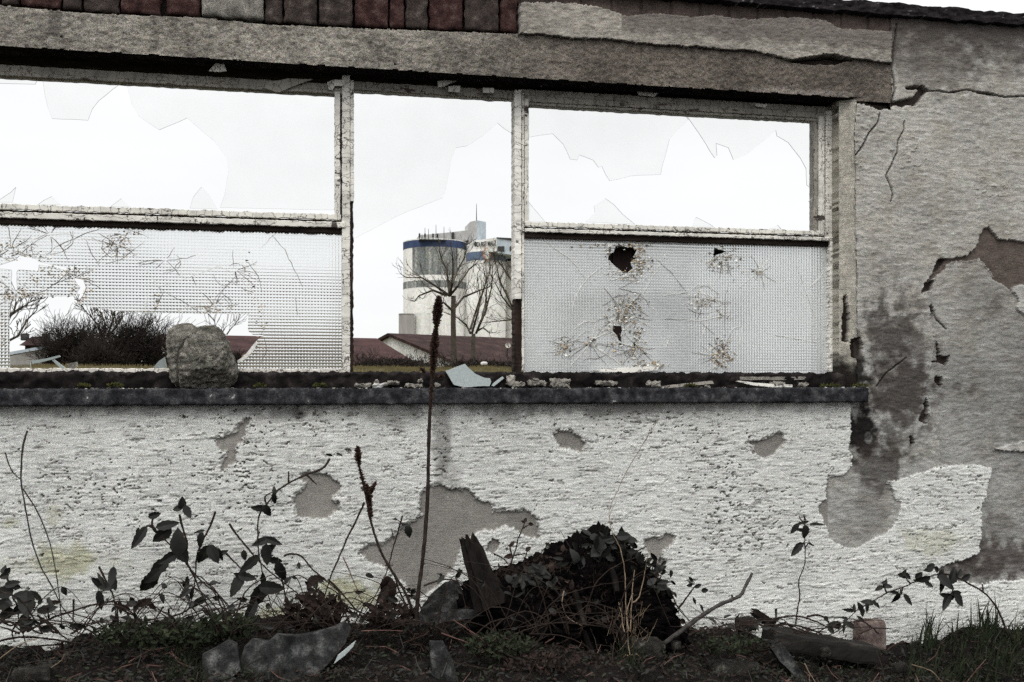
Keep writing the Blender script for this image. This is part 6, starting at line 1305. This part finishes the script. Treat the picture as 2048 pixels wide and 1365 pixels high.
# fallen beam
bm_ = thing('fallen_beam', 'rotten grey beam lying half buried in front of the wall, right', 'beam', tuple(P(1620, 1290, -.2)))
A = P(1538, 1256, -.24); B = P(1748, 1290, -.24); d = B-A; mm = MB(); rough_box('beam_wood', M['oldwood'], 0, d.length, -.05, .05, -.06, 0, .012, .006, 33, None, freq=14, rnd=.008, mb=mm)
ang = math.atan2(d.z, d.x); mm.v = [(A.x+x*math.cos(ang)-z*math.sin(ang), A.y+y, A.z+x*math.sin(ang)+z*math.cos(ang)) for x, y, z in mm.v]
mm.build('beam_wood', simple('grey_beam', [(.3, (.010, .009, .008)), (.6, (.020, .018, .016)), (.8, (.075, .068, .062))], 20, stretch=(.2, 1, 1), bstr=.8, bdist=.004), bm_)
# flat slabs and stones in the soil
M['slate'] = mineral('grey_slab', [(.3, (.006, .006, .006)), (.5, (.022, .022, .0215)), (.72, (.095, .095, .09))], 26, gamt=.8, grain=300)
def slabp(label, pts, Y, mat, th=.02, lean=.9, name='stone_slab', cat='slab'):
    return flat_piece(name, label, cat, jag(pts, 2.0, 18, len(pts)+int(pts[0][0])), Y, th, M[mat], lean=lean, sub='slab_body')
slabp('large grey slab half buried at the bottom, left of centre', [(484, 1312), (500, 1296), (536, 1300), (552, 1286), (590, 1288), (640, 1280), (672, 1272), (692, 1262), (704, 1272), (692, 1300), (664, 1330), (640, 1352), (600, 1400), (480, 1400), (478, 1330)], -.50, 'slate', .03, .5)
slabp('smaller grey slab beside the large one, nearer the left', [(400, 1322), (436, 1306), (452, 1296), (470, 1304), (480, 1345), (440, 1380), (404, 1372)], -.50, 'slate', .03, .6)
slabp('narrow upright grey slab at the bottom below the tall stalk', [(868, 1300), (895, 1300), (910, 1330), (920, 1370), (925, 1400), (862, 1400)], -.52, 'slate', .03, .5)
slabp('pale flat stone lying along the foot of the wall left of the post stub', [(840, 1236), (900, 1232), (960, 1226), (976, 1234), (900, 1244), (840, 1250)], -.26, 'slate', .03, 1.0)
slabp('broken render piece leaning on the wall left of the post stub', [(838, 1232), (862, 1196), (895, 1170), (918, 1166), (930, 1190), (920, 1228)], -.06, 'slate', .02, .3)
slabp('flat grey stone under the fallen beam', [(1548, 1292), (1580, 1296), (1600, 1330), (1620, 1362), (1600, 1366), (1570, 1330)], -.42, 'slate', .03, .5)
flat_piece('glass_shard', 'thin pointed glass splinter sticking out beside the large grey slab', 'glass shard', [(668, 1328), (676, 1312), (712, 1284), (706, 1296), (690, 1312)], -.46, .003, M['shard_frost'], lean=.2, edge=M['glass_edge'])
for i, (x, y, w_, h_, lab, mt) in enumerate(((1300, 1304, 70, 44, 'rough brownish stone at the foot of the grey branch', 'dirty'), (1160, 1246, 24, 12, 'small buff stone on the mound', 'mortar_lump'), (845, 1340, 28, 26, 'round greyish pebble left of the narrow upright slab', 'dirty'), (1355, 1290, 20, 12, 'small dirty pebble right of the grey branch foot', 'dirty'), (1805, 1335, 26, 14, 'small soil-stained crumb in the ground below the half brick', 'dirty'), (1655, 1305, 22, 16, 'dirty pebble below the fallen beam', 'dirty'), (60, 1352, 80, 22, 'soil-stained flat stone at the bottom left corner', 'dirty'), (1480, 1345, 90, 30, 'brown clod at the bottom right of the mound', 'dirty'), (1500, 1250, 40, 24, 'wedge of grey render at the wall foot left of the beam', 'dirty'), (1050, 1180, 40, 30, 'small pale stone behind the post stub', 'rock'), (520, 1300, 40, 16, 'pale chip on top of the large grey slab', 'mortar_lump'))):
    Y = -.10 if y < 1262 else -.33-(y-1290)*.0025; a = P(x-w_/2, y+h_/2, Y); b = P(x+w_/2, y-h_/2, Y)
    t = thing('stone', lab, 'stone', ((a.x+b.x)/2, Y, a.z)); rough_box('stone_body', M[mt], a.x, b.x, Y, Y+(b.x-a.x)*.7, a.z-.01, b.z, max(.004, (b.x-a.x)/14), (b.z-a.z)*.22, 600+i, t, freq=28, rnd=(b.z-a.z)*.45)

# grass at right, tuft in the middle, leaf litter, loose twigs
def blades(mb, n, xr_, Yr, h, w_, seed, lean=.5, dens=None, zoff=0):
    rn = random.Random(seed)
    for i in range(n):
        px = rn.uniform(*xr_) if dens is None else rn.gauss(*dens); Y = rn.uniform(*Yr); q = P(px, 1280, Y); z = gz(q.x, Y)-.005+zoff
        hh_ = h*rn.uniform(.35, 1.25); a = rn.uniform(0, 6.28); k = rn.uniform(.1, 1)*lean; dx, dy = math.cos(a)*k, math.sin(a)*k*.6; ww = w_*rn.uniform(.6, 1.2); V = []; S = 5
        for j in range(S+1):
            t = j/S; c = Vector((q.x+dx*hh_*t*t, Y+dy*hh_*t*t, z+hh_*(t-.35*k*t*t))); e = ww*(1-t)**.6*.5; V += [c+Vector((-e*math.cos(a*.5), -e*math.sin(a*.5), 0)), c+Vector((e*math.cos(a*.5), e*math.sin(a*.5), 0))]
        mb.add(V, [(2*j, 2*j+1, 2*j+3, 2*j+2) for j in range(S)])
m = MB(); blades(m, 520, (1815, 2080), (-.42, -.05), .075, .0060, 91, 1.1); blades(m, 300, (1900, 2200), (-.4, -.04), .10, .0065, 92, 1.0); blades(m, 36, (1825, 1885), (-.15, -.04), .15, .0085, 93, .6, (1858, 10)); blades(m, 30, (1825, 1885), (-.15, -.04), .14, .0085, 94, .6, (1975, 14)); blades(m, 200, (2080, 2500), (-.5, -.05), .1, .005, 97, .7)
tag(m.build('grass', M['grass']), 'green grass growing along the wall foot at right', 'grass', kind='stuff')
m = MB(); blades(m, 700, (1500, 2100), (-.62, -.3), .05, .0035, 95, 1.0); blades(m, 1500, (-60, 1500), (-.6, -.1), .035, .003, 96, 1.1); blades(m, 500, (330, 560), (-.5, -.25), .06, .0034, 98, .9)
tag(m.build('dry_grass', M['leaf_g']), 'sparse low weeds and grass scattered over the black soil', 'grass', kind='stuff')
tf = thing('grass_tuft', 'tuft of green and straw-coloured grass in front of the mound', 'grass tuft', tuple(P(1255, 1300, -.4)))
m = MB(); blades(m, 90, (0, 0), (-.44, -.36), .10, .003, 99, .7, (1258, 14)); m.build('green_blades', M['grass'], tf)
m = MB(); rn = random.Random(100)
for pts in (cC([(1225, 1060), (1210, 900), (1200, 700), (1190, 480), (1160, 330), (1110, 230), (1090, 120), (1130, 20)]), cC([(1250, 700), (1290, 660), (1330, 500), (1355, 330)]), cC([(1230, 900), (1240, 700), (1250, 560), (1260, 480)]), cC([(1200, 1060), (1150, 1120), (1150, 1200)]), cC([(1240, 1060), (1270, 1110), (1260, 1180)]), cC([(1270, 1050), (1310, 1100), (1325, 1190)]), cC([(1215, 1060), (1225, 1150), (1228, 1240)]), cC([(1220, 900), (1210, 780), (1230, 680), (1250, 640)]), cC([(1190, 900), (1165, 760), (1150, 700)])):
    stem(m, pts, -.42, -.34, .0018, .0009, len(pts)+int(pts[0][0]), 0, 4, 1.2, 4)
for k in range(60):
    x = rn.gauss(1258, 22); q = P(x, 1290+rn.uniform(-60, 10), -.40); m.tube([q, q+Vector((rn.gauss(0, .01), -.01, rn.uniform(.01, .05)))], [.0009, .0004], 3)
m.build('dry_stalks', M['straw'], tf)
m = MB(); rn = random.Random(111)
for i in range(9000):
    px = rn.uniform(-80, 2130); Y = -rn.uniform(.03, .75); q = P(px, 1280, Y); z = gz(q.x, Y)+rn.uniform(.0, .022)
    m.leaf((q.x, Y, z), (rn.gauss(0, 1), rn.gauss(0, 1), rn.gauss(0, .35)), (rn.gauss(0, .5), -.5, 1), rn.uniform(.007, .022), rn.uniform(.004, .010), rn.uniform(-.2, .5), .3, .7, rn.choice((0, 0, 0, 1, 1, 2)), 5)
tag(m.build('leaf_litter', [M['leaf'], M['leaf_p'], M['leaf_g']]), 'dead leaves littering the black soil before the wall', 'leaf litter', kind='stuff')
m = MB()
for i in range(900):
    px = rn.uniform(-60, 2100); Y = -rn.uniform(.05, .7); q = P(px, 1280, Y); z = gz(q.x, Y)+.008; a = rn.uniform(0, math.pi); L_ = rn.uniform(.03, .16)*(1 if rn.random() < .3 else .5); el = rn.gauss(0.15, .35)
    d = Vector((math.cos(a)*math.cos(el), math.sin(a)*.6*math.cos(el), math.sin(el))); k = Vector((rn.gauss(0, .008), 0, rn.gauss(0, .008)))
    m.tube([Vector((q.x, Y, z)), Vector((q.x, Y, z))+d*L_*.5+k, Vector((q.x, Y, z))+d*L_], [.0016, .0014, .0007], 4, True, rn.choice((0, 0, 0, 1, 2)))
tag(m.build('loose_twigs', [M['stem'], M['stem_r'], M['stem_g']]), 'thin dead twigs strewn over the soil before the wall', 'twigs', kind='stuff')
for i, (pts, Y, lab) in enumerate(((cA([(0, 1250), (100, 1180), (200, 1150)]), -.4, 'pale bent grass stalk at the far left corner'), (cA([(120, 1365), (220, 1310), (290, 1265), (310, 1230)]), -.45, 'pale dry stalk lying at the bottom left'), (cC([(20, 820), (100, 870), (200, 940), (300, 1020), (370, 1090)]), -.4, 'long reddish cane lying on the soil, centre'), (cC([(-60, 910), (80, 960), (200, 1010), (330, 1060)]), -.42, 'second reddish cane lying parallel below the first'), (cC([(580, 1240), (630, 1160), (690, 1045)]), -.5, 'short pale straw at the bottom, centre'), (cC([(540, 915), (640, 918), (760, 930), (880, 970), (960, 1030), (1020, 1140), (1050, 1246)]), -.42, 'arching thin twig in front of the mound'), (cC([(780, 620), (765, 700), (800, 800), (900, 860)]), -.35, 'pale curved root thread on the mound'), (cD([(660, 1190), (690, 1250), (730, 1310)]), -.5, 'short pale straw at the bottom, right'), (cD([(1340, 1200), (1460, 1240), (1530, 1310)]), -.5, 'long bent straw at the bottom right'), (cB([(540, 1118), (640, 1115), (740, 1117)]), -.4, 'straight reddish straw lying level below the seed stalks'), (cB([(210, 1140), (230, 1250), (240, 1365)]), -.36, 'dark cane standing before the large grey slab'), (cB([(360, 1110), (400, 1210), (430, 1260), (455, 1180), (480, 1060)]), -.36, 'dark forked cane at the right edge of the large grey slab'))):
    dk = 'dark' in lab
    bare(lab, [pts], Y, .0036 if dk else .0017, None, 'cane' if dk or 'cane' in lab else 'dry_stalk', 'cane' if 'cane' in lab else 'dry stalk', 'stem' if dk or 'arching' in lab else ('stem_r' if 'reddish' in lab else 'straw'), None, 3, 800+i*5)
